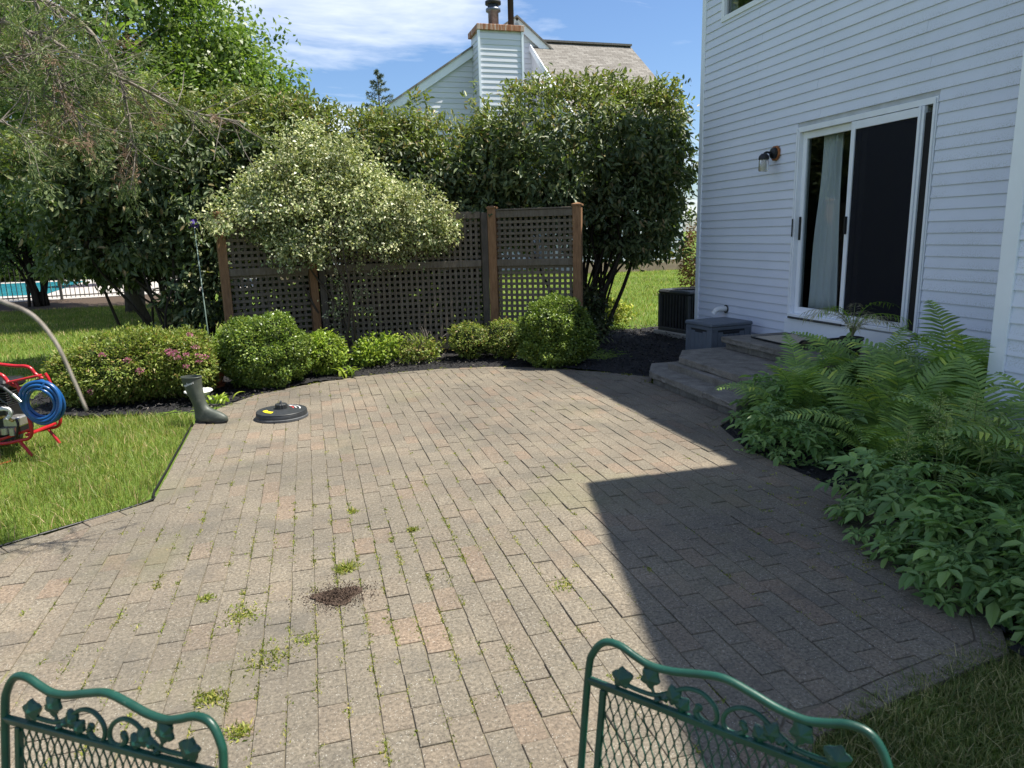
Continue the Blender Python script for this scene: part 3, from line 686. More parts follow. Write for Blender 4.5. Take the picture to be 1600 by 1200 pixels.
# fixed glazed leaf, far half
for lo, hi in (((Ym, DZ0 + .023), (Ym + .055, DZ1 - .057)), ((D1 - .115, DZ0 + .023), (D1 - .051, DZ1 - .057))): dp('stile', (WX + .03, lo[0], lo[1]), (WX + .07, hi[0], hi[1]), 'white_frame')
dp('rail', (WX + .031, Ym + .0555, DZ0 + .0235), (WX + .069, D1 - .1155, DZ0 + .10), 'white_frame'); dp('rail', (WX + .031, Ym + .0555, DZ1 - .13), (WX + .069, D1 - .1155, DZ1 - .0575), 'white_frame')
hb('pane', (WX + .047, Ym + .05, DZ0 + .09), (WX + .053, D1 - .11, DZ1 - .125), 'glass', door)
# sliding glazed leaf behind the screen
for lo in (5.45, 6.2): dp('stile', (WX + .075, lo, DZ0 + .024), (WX + .11, lo + .055, DZ1 - .058), 'white_frame')
hb('pane', (WX + .09, 5.5, DZ0 + .05), (WX + .095, 6.2, DZ1 - .08), 'glass', door)
# insect screen in front of the near half
dp('screen_stile', (WX - .018, Ym - .01, DZ0 + .025), (WX + .012, Ym + .045, DZ1 - .06), 'white_frame'); dp('screen_stile', (WX - .03, 5.405, DZ0 + .025), (WX + .012, 5.475, DZ1 - .06), 'white_frame')
dp('screen_stile', (WX - .045, 5.43, DZ0 + .03), (WX - .0305, 5.455, DZ1 - .06), 'white_frame')
dp('screen_rail', (WX - .017, 5.4755, DZ1 - .14), (WX + .011, Ym - .0105, DZ1 - .061), 'white_frame'); dp('screen_rail', (WX - .017, 5.4755, DZ0 + .026), (WX + .011, Ym - .0105, DZ0 + .085), 'white_frame')
hb('insect_screen', (WX - .004, 5.47, DZ0 + .08), (WX - .002, Ym - .005, DZ1 - .135), 'screen', door)
dp('gap_shade_strip', (WX - .012, D0 + .0505, DZ0 + .025), (WX + .02, 5.404, DZ1 - .12), 'gap')  # dark strip standing in for the shaded gap between screen and jamb
dp('handle', (WX - .05, Ym + .008, 1.52), (WX - .0185, Ym + .026, 1.70), 'black'); dp('handle', (WX - .04, D1 - .04, 1.50), (WX - .0345, D1 - .018, 1.70), 'black'); dp('latch', (WX + .012, D1 - .10, 1.46), (WX + .029, D1 - .075, 1.72), 'black')
# upper window
win = link('window', MB().box((WX - .03, W0 - .048, WZ0 - .03), (WX + .06, W1 + .048, WZ0 + .03)).mesh('window', False, WM[house].inverted()), house, 'white_frame'); WM[win] = WM[house]
for lo, hi in (((WX - .029, W0 - .047, WZ0 + .031), (WX + .06, W0 + .02, 5.2)), ((WX - .029, W1 - .02, WZ0 + .031), (WX + .06, W1 + .047, 5.2)), ((WX - .028, W0 + .021, 5.15), (WX + .06, W1 - .021, 5.25)), ((WX - .01, 8.01, WZ0 + .0305), (WX + .05, 8.07, 5.14))): hb('frame', lo, hi, 'white_frame', win, .003)
hb('pane', (WX + .02, W0 + .02, WZ0 + .03), (WX + .026, 8.012, 5.15), 'glass', win); hb('pane', (WX + .0205, 8.068, WZ0 + .03), (WX + .0265, W1 - .02, 5.15), 'glass', win)
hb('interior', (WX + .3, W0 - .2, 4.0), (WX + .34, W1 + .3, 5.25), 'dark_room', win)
# curtain inside the glazed leaf
cur = MB(); nn = 60; row = []
for zi in range(14):
    zc = DZ0 + .06 + (DZ1 - .15 - DZ0) * zi / 13; w = .17 + .12 * (1 - zi / 13) ** 1.3
    for a in range(nn):
        s_ = a / (nn - 1); row.append((WX + .15 + .036 * math.sin(s_ * 25) * (.6 + .4 * math.sin(zi * .6 + s_ * 5)), 6.76 + (s_ - .5) * w * 1.6 + .02 * (1 - zi / 13), zc))
cur.add(row, [(i * nn + j, i * nn + j + 1, i * nn + nn + j + 1, i * nn + nn + j) for i in range(13) for j in range(nn - 1)])
o = cur.build('curtain', 'curtain', None, True); tag(o, 'white gathered curtain hanging behind the glass door', 'curtain')
md = o.modifiers.new('thick', 'SOLIDIFY'); md.thickness = .004

# wall light
lt = thing('wall_light', 'black wall lantern with jar glass beside the patio door', 'wall light', (WX, 7.52, 2.46))
m = Matrix.Translation((WX - .02, 7.52, 2.46)) @ Matrix.Rotation(-math.pi / 2, 4, 'Y')
MB().lathe([(.001, 0), (.088, 0), (.088, .018), (.06, .022), (.001, .022)], n=8, m=m @ Matrix.Rotation(math.pi / 8, 4, 'Z')).build('back_plate', 'rust', lt)
MB().lathe([(.001, .023), (.066, .023), (.06, .05), (.03, .066), (.001, .068)], n=20, m=m).smoothpart('canopy', 'black', lt)
MB().tube(spline([(WX - .08, 7.52, 2.46), (WX - .14, 7.52, 2.47), (WX - .175, 7.52, 2.455), (WX - .18, 7.52, 2.43)], 5), .013, 8).smoothpart('arm', 'black', lt)
MB().lathe([(.001, .06), (.03, .055), (.055, .03), (.06, 0), (.06, -.012), (.05, -.012), (.001, .03)], c=(WX - .18, 7.52, 2.40), n=20).smoothpart('cap', 'black', lt)
MB().lathe([(.046, -.01), (.056, -.03), (.057, -.13), (.05, -.145), (.046, -.14), (.05, -.12), (.05, -.03), (.042, -.012)], c=(WX - .18, 7.52, 2.40), n=20).smoothpart('glass_jar', 'lamp_glass', lt)

# vent elbow
vt = thing('vent_pipe', 'white plastic vent elbow poking from the wall above the grey box', 'vent', (WX, 8.45, .53))
MB().tube(spline([(WX + .01, 8.45, .55), (WX - .09, 8.45, .555), (WX - .16, 8.46, .54), (WX - .19, 8.47, .49)], 5), [.036] * 10 + [.036] * 5 + [.04], 14).smoothpart('pipe', 'pvc', vt)
MB().lathe([(.001, 0), (.056, 0), (.056, .01), (.001, .01)], n=18, m=Matrix.Translation((WX - .015, 8.45, .55)) @ Matrix.Rotation(-math.pi / 2, 4, 'Y')).build('flange', 'ac_dark', vt)

# ------------------------------------------------------------------ steps
st = thing('stone_steps', 'three grey stone steps with clipped corners below the patio door', 'steps', (3.9, 6.0, 0))
def tread(x, yf, z, cx, cy, name, th=.068, ynear=5.2, xb=5.36, cuts=()):
    ys_ = [ynear] + list(cuts) + [yf]
    for i in range(len(ys_) - 1):
        a, b = ys_[i] + .002, ys_[i + 1] - (.002 if i < len(ys_) - 2 else 0)
        last = i == len(ys_) - 2
        if last: poly = [(x, a), (x, b - cy), (x + cx, b), (xb, b), (xb, a)]
        else: poly = [(x, a), (x, b), (xb, b), (xb, a)]
        # rough split-face front edge
        out = []; rr = np.random.default_rng(int(x * 100) + i); P = [np.array(p) for p in poly]
        for q in range(len(P)):
            p0, p1 = P[q], P[(q + 1) % len(P)]; L = np.linalg.norm(p1 - p0); nsub = max(1, int(L / .05)) if (q == 0 or (last and q == 1)) else 1
            for s_ in range(nsub): out.append(p0 + (p1 - p0) * s_ / nsub)
        n = len(out); c = np.mean(out, 0); mb = MB(); rings = []
        for (zz, ins) in ((z - th, .010), (z - th + .012, -.002), (z - .03, .004), (z - .01, .0), (z, .012)):
            for p in out:
                d = c - p; d = d / np.linalg.norm(d); e = ins + rr.normal() * (.0035 if zz < z else .002); rings.append((p[0] + d[0] * e, p[1] + d[1] * e, zz + rr.normal() * (.0 if zz in (z, z - th) else .003)))
        mb.add(rings, [tuple(range(n - 1, -1, -1)), tuple(range(4 * n, 5 * n))] + [(r * n + k, r * n + (k + 1) % n, r * n + n + (k + 1) % n, r * n + n + k) for r in range(4) for k in range(n)])
        mb.build('tread_slab', 'stone', st)
def riser(x, yf, z0, z1, cx, cy, ynear=5.21):
    y = ynear; rr = np.random.default_rng(int(x * 77)); 
    while y < yf - cy - .01:
        L = rr.uniform(.26, .36); e = min(y + L, yf - cy)
        if yf - cy - e < .1: e = yf - cy
        MB().box((x + rr.uniform(0, .006), y + .003, z0), (x + .11, e - .003, z1), None, .006).build('riser_block', 'stone', st); y = e
    d = Vector((cx, cy, 0)); a = Vector((x, yf - cy, (z0 + z1) / 2)); n_ = Vector((cy, -cx, 0)).normalized() * .055
    MB().bar(a + n_ + d.normalized() * .004, a + n_ + d, .11, (z1 - z0) - .001, bev=.006).build('riser_block', 'stone', st)
    MB().box((x + cx + .003, yf - .11, z0), (5.3, yf - .003, z1 - .001), None, .006).build('riser_block', 'stone', st)
tread(3.45, 7.28, .125, .24, .43, 'a', xb=4.2, cuts=(5.75,)); riser(3.485, 7.25, -.03, .057, .24, .43)
tread(3.785, 7.22, .262, .26, .40, 'b', xb=4.9, cuts=()); riser(3.82, 7.19, .1255, .194, .26, .40)
tread(4.5, 7.14, .40, .0, .0, 'c', cuts=(6.05, 6.72)); 
y = 5.21
for L in (.5, .46, .5, .44): MB().box((4.54, y + .003, .2625), (4.66, min(y + L, 7.11) - .003, .332), None, .006).build('riser_block', 'stone', st); y += L
MB().box((4.67, 7.0, .2625), (5.3, 7.108, .332), None, .006).build('riser_block', 'stone', st)
MB().box((3.7, 5.22, -.05), (5.3, 6.9, .19)).build('core', 'stone', st); MB().box((4.7, 5.23, .19), (5.29, 6.98, .331)).build('core', 'stone', st)

# door mat with a curled end
mt = MB(); prof = [(6.86, .006), (6.6, .006), (6.3, .010), (6.12, .022), (6.02, .05), (5.965, .085), (5.925, .095)]
pr = spline([(0, a, b) for a, b in prof], 4); ca, sa = math.cos(-.06), math.sin(-.06)
for p in pr:
    for xo, zo in ((4.72, 0), (5.22, 0), (5.22, .010), (4.72, .010)): mt.v.append((xo + (p[1] - 6.4) * .05, p[1], .402 + p[2] + zo))
for i in range(len(pr) - 1):
    for q in range(4): mt.f.append((i * 4 + q, i * 4 + (q + 1) % 4, i * 4 + 4 + (q + 1) % 4, i * 4 + 4 + q))
e = (len(pr) - 1) * 4; mt.f += [(3, 2, 1, 0), (e, e + 1, e + 2, e + 3)]
dm = thing('door_mat', 'woven beige door mat with a curled end on the top step', 'door mat', (4.95, 6.4, .4)); mt.build('weave', 'mat', dm)
bd = MB()
for p, q in zip(pr[:-1], pr[1:]):
    for xo in (4.70, 5.225): bd.bar((xo + (p[1] - 6.4) * .05, p[1], .408 + p[2]), (xo + (q[1] - 6.4) * .05, q[1], .408 + q[2]), .022, .014)
for i, dyy in ((0, .012), (-1, -.012)): bd.bar((4.69 + (pr[i][1] - 6.4) * .05, pr[i][1] + dyy, .408 + pr[i][2]), (5.236 + (pr[i][1] - 6.4) * .05, pr[i][1] + dyy, .408 + pr[i][2]), .024, .013)
bd.build('border', 'black', dm)

# grey storage box
bx = thing('storage_box', 'grey plastic storage box with a lid against the house wall', 'storage box', (4.88, 7.82, .02), .10)
L_, W_, H_ = .60, .52, .46
MB().box((-L_ / 2 + .012, -W_ / 2 + .012, 0), (L_ / 2 - .012, W_ / 2 - .012, H_ - .05)).build('body', 'box_dark', bx, local=True)
for i in range(7):
    w = (L_ - .05) / 7; x0 = -L_ / 2 + .025 + i * w; tp = H_ - (.075 if i in (0, 6) else .125 if 1 < i < 5 else .10)
    for y0 in (-W_ / 2 + .004, W_ / 2 - .016): MB().box((x0 + .003, y0, .01), (x0 + w - .003, y0 + .012, tp), None, .003).build('panel', 'box_grey', bx, local=True)
for i in range(6):
    w = (W_ - .05) / 6; y0 = -W_ / 2 + .025 + i * w; tp = H_ - (.075 if i in (0, 5) else .12 if 1 < i < 4 else .10)
    for x0 in (-L_ / 2 + .004, L_ / 2 - .016): MB().box((x0, y0 + .003, .01), (x0 + .012, y0 + w - .003, tp), None, .003).build('panel', 'box_grey', bx, local=True)
for sx in (-1, 1):
    for sy in (-1, 1): MB().box((sx * (L_ / 2 - .013) - .014, sy * (W_ / 2 - .013) - .014, 0), (sx * (L_ / 2 - .013) + .014, sy * (W_ / 2 - .013) + .014, H_ - .04), None, .005).build('corner_post', 'box_grey', bx, local=True)
for sy in (-1, 1): MB().box((-L_ / 2 + .02, sy * (W_ / 2 - .006) - .006, H_ - .075), (L_ / 2 - .02, sy * (W_ / 2 - .006) + .006, H_ - .03), None, .003).build('top_band', 'box_grey', bx, local=True)
for sx in (-1, 1): MB().box((sx * (L_ / 2 - .006) - .006, -W_ / 2 + .02, H_ - .075), (sx * (L_ / 2 - .006) + .006, W_ / 2 - .02, H_ - .03), None, .003).build('top_band', 'box_grey', bx, local=True)
for y0 in (-W_ / 2 - .003,): MB().box((-.12, y0, H_ - .115), (.12, y0 + .01, H_ - .09), None, .004).build('handle_slot', 'box_dark', bx, local=True)
MB().box((-L_ / 2 - .012, -W_ / 2 - .012, H_ - .035), (L_ / 2 + .012, W_ / 2 + .012, H_ + .012), None, .012).build('lid', 'box_grey', bx, local=True)

# air conditioner round the corner
ac = thing('air_conditioner', 'dark louvred air conditioner unit beyond the house corner', 'air conditioner', (5.78, 10.05, 0), .18)
MB().box((-.42, -.42, -.05), (.42, .42, .05), None, .01).build('pad', 'concrete', ac, local=True)
MB().box((-.33, -.33, .06), (.33, .33, .62)).build('coil', 'ac_black', ac, local=True)
MB().box((-.37, -.37, .05), (.37, .37, .11), None, .01).build('base_pan', 'ac_dark', ac, local=True)
for sx in (-1, 1):
    for sy in (-1, 1): MB().box((sx * .345 - .028, sy * .345 - .028, .11), (sx * .345 + .028, sy * .345 + .028, .63), None, .01).build('corner_post', 'ac_dark', ac, local=True)
for i in range(9):
    a = -.29 + i * .0725
    MB().box((-.368, a - .008, .11), (-.345, a + .008, .63)).build('louvre_bar', 'ac_dark', ac, local=True)
    if i < 5: MB().box((a - .008, -.368, .11), (a + .008, -.345, .63)).build('louvre_bar', 'ac_dark', ac, local=True)
MB().box((.06, -.372, .11), (.317, -.34, .63), None, .004).build('service_panel', 'ac_dark', ac, local=True)
MB().box((-.10, -.376, .30), (.10, -.3725, .37)).build('rating_label', 'label', ac, local=True)
MB().box((-.385, -.385, .63), (.385, .385, .70), None, .03).build('top_cover', 'ac_dark', ac, local=True)
tg = MB()
for r_ in (.08, .16, .24, .30): tg.tube([(r_ * math.cos(a), r_ * math.sin(a), .705) for a in np.linspace(0, 6.2832, 25)], .005, 5)
for a in np.linspace(0, math.pi, 7)[:-1]: tg.tube([(.3 * math.cos(a), .3 * math.sin(a), .70), (-.3 * math.cos(a), -.3 * math.sin(a), .70)], .005, 5)
tg.build('fan_guard', 'black', ac, local=True)

# ------------------------------------------------------------------ lattice fence
fence = thing('lattice_fence', 'brown weathered wooden lattice screen in three angled panels', 'fence', (1.2, 9.5, 0))
FP = [Vector((-1.0, 9.50, 0)), Vector((.10, 9.78, 0)), Vector((2.42, 9.66, 0)), Vector((3.47, 9.02, 0))]
TOP = 1.94
def post(p, s, h, mat, rz, cap=True):
    m = Matrix.Translation(p) @ Matrix.Rotation(rz, 4, 'Z'); o = MB().box((-s / 2, -s / 2, -.1), (s / 2, s / 2, h), m, .005).build('post', mat, fence)
    if cap:
        mb = MB(); b = s / 2 + .012; mb.box((-b, -b, h - .003), (b, b, h + .02), m, .003); mb.add([m @ Vector(q) for q in ((-b, -b, h + .021), (b, -b, h + .021), (b, b, h + .021), (-b, b, h + .021), (0, 0, h + .045))], [(0, 1, 4), (1, 2, 4), (2, 3, 4), (3, 0, 4), (3, 2, 1, 0)]); mb.build('post_cap', mat, o)
ang = [math.atan2((FP[i + 1] - FP[i]).y, (FP[i + 1] - FP[i]).x) for i in range(3)]
post(FP[0], .10, TOP + .0, 'post', ang[0]); post(FP[1] + Vector((-.05, -.02, 0)), .10, TOP, 'post', ang[0]); post(FP[1] + Vector((.075, .0, 0)), .09, TOP - .03, 'post_grey', ang[1], False)
post(FP[2] + Vector((-.07, 0, 0)), .09, TOP - .03, 'post_grey', ang[1], False); post(FP[2] + Vector((.05, -.03, 0)), .115, TOP + .02, 'post', ang[2]); post(FP[3], .115, TOP + .02, 'post', ang[2])
for i in range(3):
    a, b = FP[i].copy(), FP[i + 1].copy(); d = (b - a).normalized(); nrm = Vector((d.y, -d.x, 0))     # towards the camera
    a = a + d * (.05 if i == 0 else .125 if i == 1 else .11); b = b - d * (.11 if i == 0 else .125 if i == 1 else .06)
    L = (b - a).length
    for zc, hh in ((TOP - .06, .09), (1.235, .09), (.12, .09)):
        q = MB(); q.bar(a + Vector((0, 0, zc)) + nrm * .022, b + Vector((0, 0, zc)) + nrm * .022, .034, hh, bev=.003); q.build('rail', 'slat', fence)
        if i == 2 and zc > 1.3: MB().bar(a + Vector((0, 0, TOP + .0)) , b + Vector((0, 0, TOP + .0)), .10, .022, bev=.003).build('cap_rail', 'slat', fence)
    hfront = i != 1; pitch = .0755; sw = .036
    nv = int(L / pitch); off = (L - (nv - 1) * pitch) / 2
    vm = MB().box((-sw / 2, -.005, .08), (sw / 2, .005, TOP - .03)).mesh('slat'); vm.materials.append(M['slat'])
    hm = MB().box((0, -.005, -sw / 2), (L, .005, sw / 2)).mesh('slat'); hm.materials.append(M['slat'])
    for k in range(nv):
        p = a + d * (off + k * pitch) - nrm * (.012 if hfront else -.0) - nrm * .0
        o = link('slat', vm, fence); o.location = p - fence.location; o.rotation_euler = (0, 0, ang[i] + random.gauss(0, .003))
    z = .19
    while z < TOP - .11:
        if not (1.18 < z < 1.29):
            o = link('slat', hm, fence); p = a + Vector((0, 0, z)) - nrm * (.0 if hfront else .012); o.location = p - fence.location; o.rotation_euler = (0, random.gauss(0, .0012), ang[i])
        z += pitch
pl = thing('round_plaque', 'pale round disc hanging on the lattice below the variegated shrub', 'plaque', (1.28, 9.62, 1.50))
MB().lathe([(.001, 0), (.10, 0), (.105, .006), (.10, .014), (.001, .018)], n=24, m=Matrix.Translation((1.30, 9.655, 1.50)) @ Matrix.Rotation(math.pi / 2, 4, 'X')).smoothpart('disc', 'pale_disc', pl)
MB().tube([(1.30, 9.655, 1.59), (1.30, 9.66, 1.72)], .003, 5).build('hanger', 'black', pl)

# ------------------------------------------------------------------ clipped and small shrubs
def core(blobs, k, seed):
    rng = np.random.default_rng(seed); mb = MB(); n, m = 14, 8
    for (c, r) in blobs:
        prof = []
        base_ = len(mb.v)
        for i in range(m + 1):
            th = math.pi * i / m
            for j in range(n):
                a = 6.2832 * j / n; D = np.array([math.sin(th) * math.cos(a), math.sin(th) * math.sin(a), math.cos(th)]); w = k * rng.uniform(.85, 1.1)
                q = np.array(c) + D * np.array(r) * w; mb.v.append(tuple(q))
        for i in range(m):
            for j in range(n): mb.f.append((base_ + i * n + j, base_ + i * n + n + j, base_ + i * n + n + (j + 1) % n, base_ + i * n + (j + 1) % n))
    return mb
M['inner'] = plain('dark_twig_core', (.03, .04, .016), .95, 0, .1, .5, 30)  # opaque dark core, added for dense twigs and the shade among them
def shrub(name, label, cat, x, y, blobs, n, per, L, W, mat, seed, spread=.012, shell=.86, amp=.05, k=5, droop=.0, out=.8, up=.5, style='quad', inner=.84, stem=6, group=None, rand=.7):
    rng = np.random.default_rng(seed); t = thing(name, label, cat, (x, y, 0), 0, group)
    B = [((x + c[0], y + c[1], c[2]), r) for c, r in blobs]
    T, O = tips(rng, B, n, shell, amp, k); keep = T[:, 2] > .02; T, O = T[keep], O[keep]
    V, F = cluster(rng, T, O, per, L, W, spread, out, rand, droop, up, style)
    npobj('foliage', V, F, mat, t)
    if inner: core(B, inner, seed).build('dark_twig_core', 'inner', t, True)
    tg_ = [T[i] * .7 + np.array([x, y, B[0][0][2]]) * .3 for i in rng.integers(0, len(T), stem)]
    stems(rng, (x, y, -.03), tg_, .010, .05).build('stems', 'bark', t, True)['kind'] = 'stuff'
    return t
shrub('boxwood_bush', 'large round clipped green boxwood beside the terracotta pot', 'bush', -.58, 8.42, [((0, 0, .40), (.50, .46, .40)), ((.03, .02, .25), (.47, .42, .26))], 7500, 5, .030, .017, 'boxwood', 41, amp=.12, k=5, group='clipped boxwoods')
shrub('boxwood_bush', 'round clipped boxwood half in the shadow of the house', 'bush', 2.93, 8.38, [((0, 0, .42), (.46, .45, .40)), ((.0, -.02, .24), (.47, .44, .25))], 7500, 5, .030, .017, 'boxwood', 42, amp=.12, k=5, group='clipped boxwoods')
shrub('golden_bush', 'small lime green bush right beside the large round boxwood', 'bush', .09, 8.75, [((0, 0, .27), (.26, .24, .25))], 1300, 4, .035, .02, 'goldbush', 43, .02, .8, .12)
shrub('golden_bush', 'low lime green spreading shrub in front of the middle lattice panel', 'bush', .78, 9.2, [((0, 0, .22), (.28, .2, .15)), ((-.12, 0, .14), (.2, .2, .13))], 330, 5, .05, .028, 'goldbush', 44, .03, .5, .2, 4, inner=0)
shrub('twiggy_shrub', 'low pale shrub with bare brown twigs before the lattice', 'shrub', 1.32, 9.22, [((0, 0, .17), (.3, .24, .17))], 300, 5, .045, .022, 'spirea', 45, .03, .4, .25, 4, inner=0)
shrub('dwarf_bush', 'small dark gold bush left of the double lattice post', 'bush', 1.98, 9.1, [((0, 0, .27), (.26, .24, .24))], 900, 4, .03, .017, 'boxwood_g' if 'boxwood_g' in M else 'spirea', 46, .02, .75, .12)
shrub('dwarf_bush', 'small dark gold bush between the lattice post and the shaded boxwood', 'bush', 2.42, 8.98, [((0, 0, .27), (.3, .26, .24))], 1000, 4, .03, .017, 'spirea', 47, .02, .75, .12)
tw = bpy.data.objects['twiggy_shrub']
rng = np.random.default_rng(50)
stems(rng, (1.36, 9.25, 0), [(1.36 + rng.normal() * .2, 9.2 + rng.normal() * .12, .32 + rng.random() * .16) for _ in range(26)], .004, .06).build('bare_twigs', 'twig', tw)['kind'] = 'stuff'
shrub('yellow_shrub', 'sunlit yellow leaved shrub at the edge of the side lawn', 'shrub', 4.75, 11.25, [((0, 0, .33), (.38, .3, .32)), ((.35, .05, .2), (.25, .25, .18))], 420, 5, .055, .028, 'yellowshrub', 48, .03, .45, .25, 4, inner=0)
shrub('weedy_shrub', 'dark leafy sapling between the shaded boxwood and the yellow shrub', 'shrub', 3.95, 9.9, [((0, 0, .5), (.22, .2, .36)), ((.1, -.1, .25), (.25, .2, .2))], 190, 5, .08, .035, 'viburnum', 49, .05, .3, .25, 4, inner=0, up=.4)
t = shrub('bronze_shrub', 'bronze leaved shrub against the far neighbour wall by the house corner', 'shrub', 9.75, 16.6, [((0, 0, .9), (.55, .5, .85))], 800, 4, .07, .04, 'redshrub', 51, .04, .5, .2, 4, inner=0)
# spirea mound with flowers
sp = shrub('spirea_bush', 'wide lime green spirea mound dotted with pink flowers by the lawn', 'bush', -1.85, 8.15, [((0, 0, .37), (.72, .50, .36)), ((.36, .02, .36), (.46, .42, .35)), ((-.4, 0, .28), (.42, .4, .3))], 9500, 5, .038, .015, 'spirea', 52, .02, .84, .1, 4, out=.9, up=.7, inner=.86)
rng = np.random.default_rng(53)
fl = [(165, 556), (210, 558), (268, 551), (276, 556), (285, 549), (292, 561), (305, 554), (313, 540), (318, 552), (323, 562), (300, 572), (288, 515), (271, 537), (326, 548), (230, 585), (137, 622)]
ST = np.array([v.co for v in [o for o in sp.children if o.name.startswith('foliage')][0].data.vertices])[::8] + np.array([-1.85, 8.15, 0]); PT = np.array([project(q) for q in ST])
for i, (u, v) in enumerate(fl):
    ok = np.hypot(PT[:, 0] - u, PT[:, 1] - v) < 14; c = ST[ok][np.argmin(PT[ok, 2])] + np.array([0, -.02, .01]) if ok.any() else np.array(at(u, v, 7.8)); q = 40
    D = unit(rng.normal(size=(q, 3)) + [0, 0, .6]); V, F = leafgeo(c + D * rng.uniform(.008, .03, (q, 1)) * [1.2, 1.2, .6], D, unit(rng.normal(size=(q, 3))), .016, .014)
    npobj('flower_cluster', V, F, 'pink', sp)
# day lilies
def straps(name, label, cat, x, y, n, L, w, seed, mat='lily', spread=.16, lean=(.3, 1.0)):
    rng = np.random.default_rng(seed); t = thing(name, label, cat, (x, y, 0)); 
    for i in range(n):
        a = rng.uniform(0, 6.283); l = L * rng.uniform(.6, 1.1); ln = rng.uniform(*lean); b = np.array([x + rng.normal() * spread, y + rng.normal() * spread, 0]); d = np.array([math.cos(a), math.sin(a)])
        V = []; m = 7; s_ = np.array([-d[1], d[0], 0])
        for k in range(m):
            f = k / (m - 1); r_ = ln * l * (f ** 1.5) * .75; zz = l * (f - .5 * ln * f ** 2.6); c = b + np.array([d[0] * r_, d[1] * r_, zz]); ww = w * (1 - f ** 2.2) * .5 + .0008
            V += [c - s_ * ww + [0, 0, ww * .5], c - [0, 0, 0], c + s_ * ww + [0, 0, ww * .5]]
        F = [(k * 3 + q, k * 3 + q + 1, k * 3 + q + 4, k * 3 + q + 3) for k in range(m - 1) for q in (0, 1)]
        npobj('leaf', np.array(V), np.array(F), mat, t, True)
    return t
straps('day_lily', 'dark strap leaved day lily arching out on the left of the spirea', 'plant', -2.35, 8.95, 46, .85, .026, 54)
straps('day_lily', 'dark strap leaved day lily behind the spirea mound', 'plant', -1.55, 9.15, 34, .7, .024, 55)
straps('hosta_plant', 'small pale strap leaved plant at the patio edge by the lime bush', 'plant', .33, 8.55, 18, .22, .035, 56, 'goldbush', .05, (.6, 1.2))
straps('edge_plant', 'low green clump on the mulch right behind the rubber boot', 'plant', -.98, 7.62, 16, .16, .035, 57, 'goldbush', .06, (.6, 1.2))

# ------------------------------------------------------------------ hedge, shrubs and trees
def bigshrub(name, label, cat, base, blobs, n, per, L, W, mat, seed, shell=.55, amp=.2, k=3, droop=.45, out=.6, up=.6, spread=.05, style='oval', sprays=0, nst=10, r0=.03, bark='bark_dark', sp0=.25, top=None, group=None, box=2.0, zmin=.3, power=.6):
    rng = np.random.default_rng(seed); t = thing(name, label, cat, base, 0, group)
    T, O = tips(rng, blobs, n, shell, amp, k, power, box); kp = T[:, 2] > zmin; T, O = T[kp], O[kp]
    if sprays:
        T = np.repeat(T[::sprays], sprays, 0) + rng.normal(size=(len(T[::sprays]) * sprays, 3)) * [.085, .085, .055]; O = np.repeat(O[::sprays], sprays, 0)
    if top is None: V, F = cluster(rng, T, O, per, L, W, spread, out, .7, droop, up, style); npobj('crown', V, F, mat, t)
    else:
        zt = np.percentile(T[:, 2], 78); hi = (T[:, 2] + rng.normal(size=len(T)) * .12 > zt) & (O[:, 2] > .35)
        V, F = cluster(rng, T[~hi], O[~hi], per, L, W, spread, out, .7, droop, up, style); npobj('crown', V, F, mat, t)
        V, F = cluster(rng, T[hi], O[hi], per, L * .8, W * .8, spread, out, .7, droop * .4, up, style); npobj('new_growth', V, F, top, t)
    # limbs and the twigs that carry the leaf clusters
    pick = rng.permutation(len(T))[:nst]
    main = stems(rng, base, [T[i] * .92 + np.array(blobs[0][0]) * .08 for i in pick], r0, sp0)
    tag(main.build('stems', bark, t, True), kind='stuff')
    tw_ = MB(); cs = np.array([b[0] for b in blobs])
    for i in rng.permutation(len(T))[:min(len(T), 260)]:
        c = cs[np.argmin(np.linalg.norm(cs - T[i], axis=1))]; a = T[i] * .55 + c * .45 + rng.normal(size=3) * .06; m_ = (a + T[i]) / 2 + rng.normal(size=3) * .05
        tw_.tube([a, m_, T[i]], [.009, .006, .003], 4, False)
    tag(tw_.build('twigs', bark, t, True), kind='stuff')
    return t
VL, VW = .105, .044
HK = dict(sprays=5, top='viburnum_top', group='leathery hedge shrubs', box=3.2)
bigshrub('viburnum_shrub', 'tall dark leathery shrub beside the house corner, its right side in shadow', 'shrub', (4.05, 10.35, 0),
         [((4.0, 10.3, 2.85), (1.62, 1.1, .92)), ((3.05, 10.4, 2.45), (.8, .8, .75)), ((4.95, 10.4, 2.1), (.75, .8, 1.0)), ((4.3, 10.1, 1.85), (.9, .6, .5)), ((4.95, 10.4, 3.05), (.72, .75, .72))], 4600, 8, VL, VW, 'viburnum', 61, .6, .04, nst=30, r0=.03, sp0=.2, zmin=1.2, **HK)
bigshrub('viburnum_shrub', 'dark leathery shrub with flat clipped top behind the double lattice post', 'shrub', (2.1, 11.0, 0),
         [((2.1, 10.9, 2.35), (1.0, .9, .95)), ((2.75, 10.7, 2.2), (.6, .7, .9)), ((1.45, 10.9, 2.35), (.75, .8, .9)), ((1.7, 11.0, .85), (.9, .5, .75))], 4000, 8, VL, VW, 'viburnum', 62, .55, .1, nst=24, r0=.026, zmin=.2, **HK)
bigshrub('viburnum_shrub', 'dark leathery shrub rising behind the cream variegated shrub', 'shrub', (.2, 11.3, 0),
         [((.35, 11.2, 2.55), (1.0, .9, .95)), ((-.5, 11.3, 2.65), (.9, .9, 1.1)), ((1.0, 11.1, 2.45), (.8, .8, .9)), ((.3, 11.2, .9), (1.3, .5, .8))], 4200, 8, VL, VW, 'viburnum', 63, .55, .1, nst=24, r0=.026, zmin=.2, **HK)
HK['box'] = 2.2
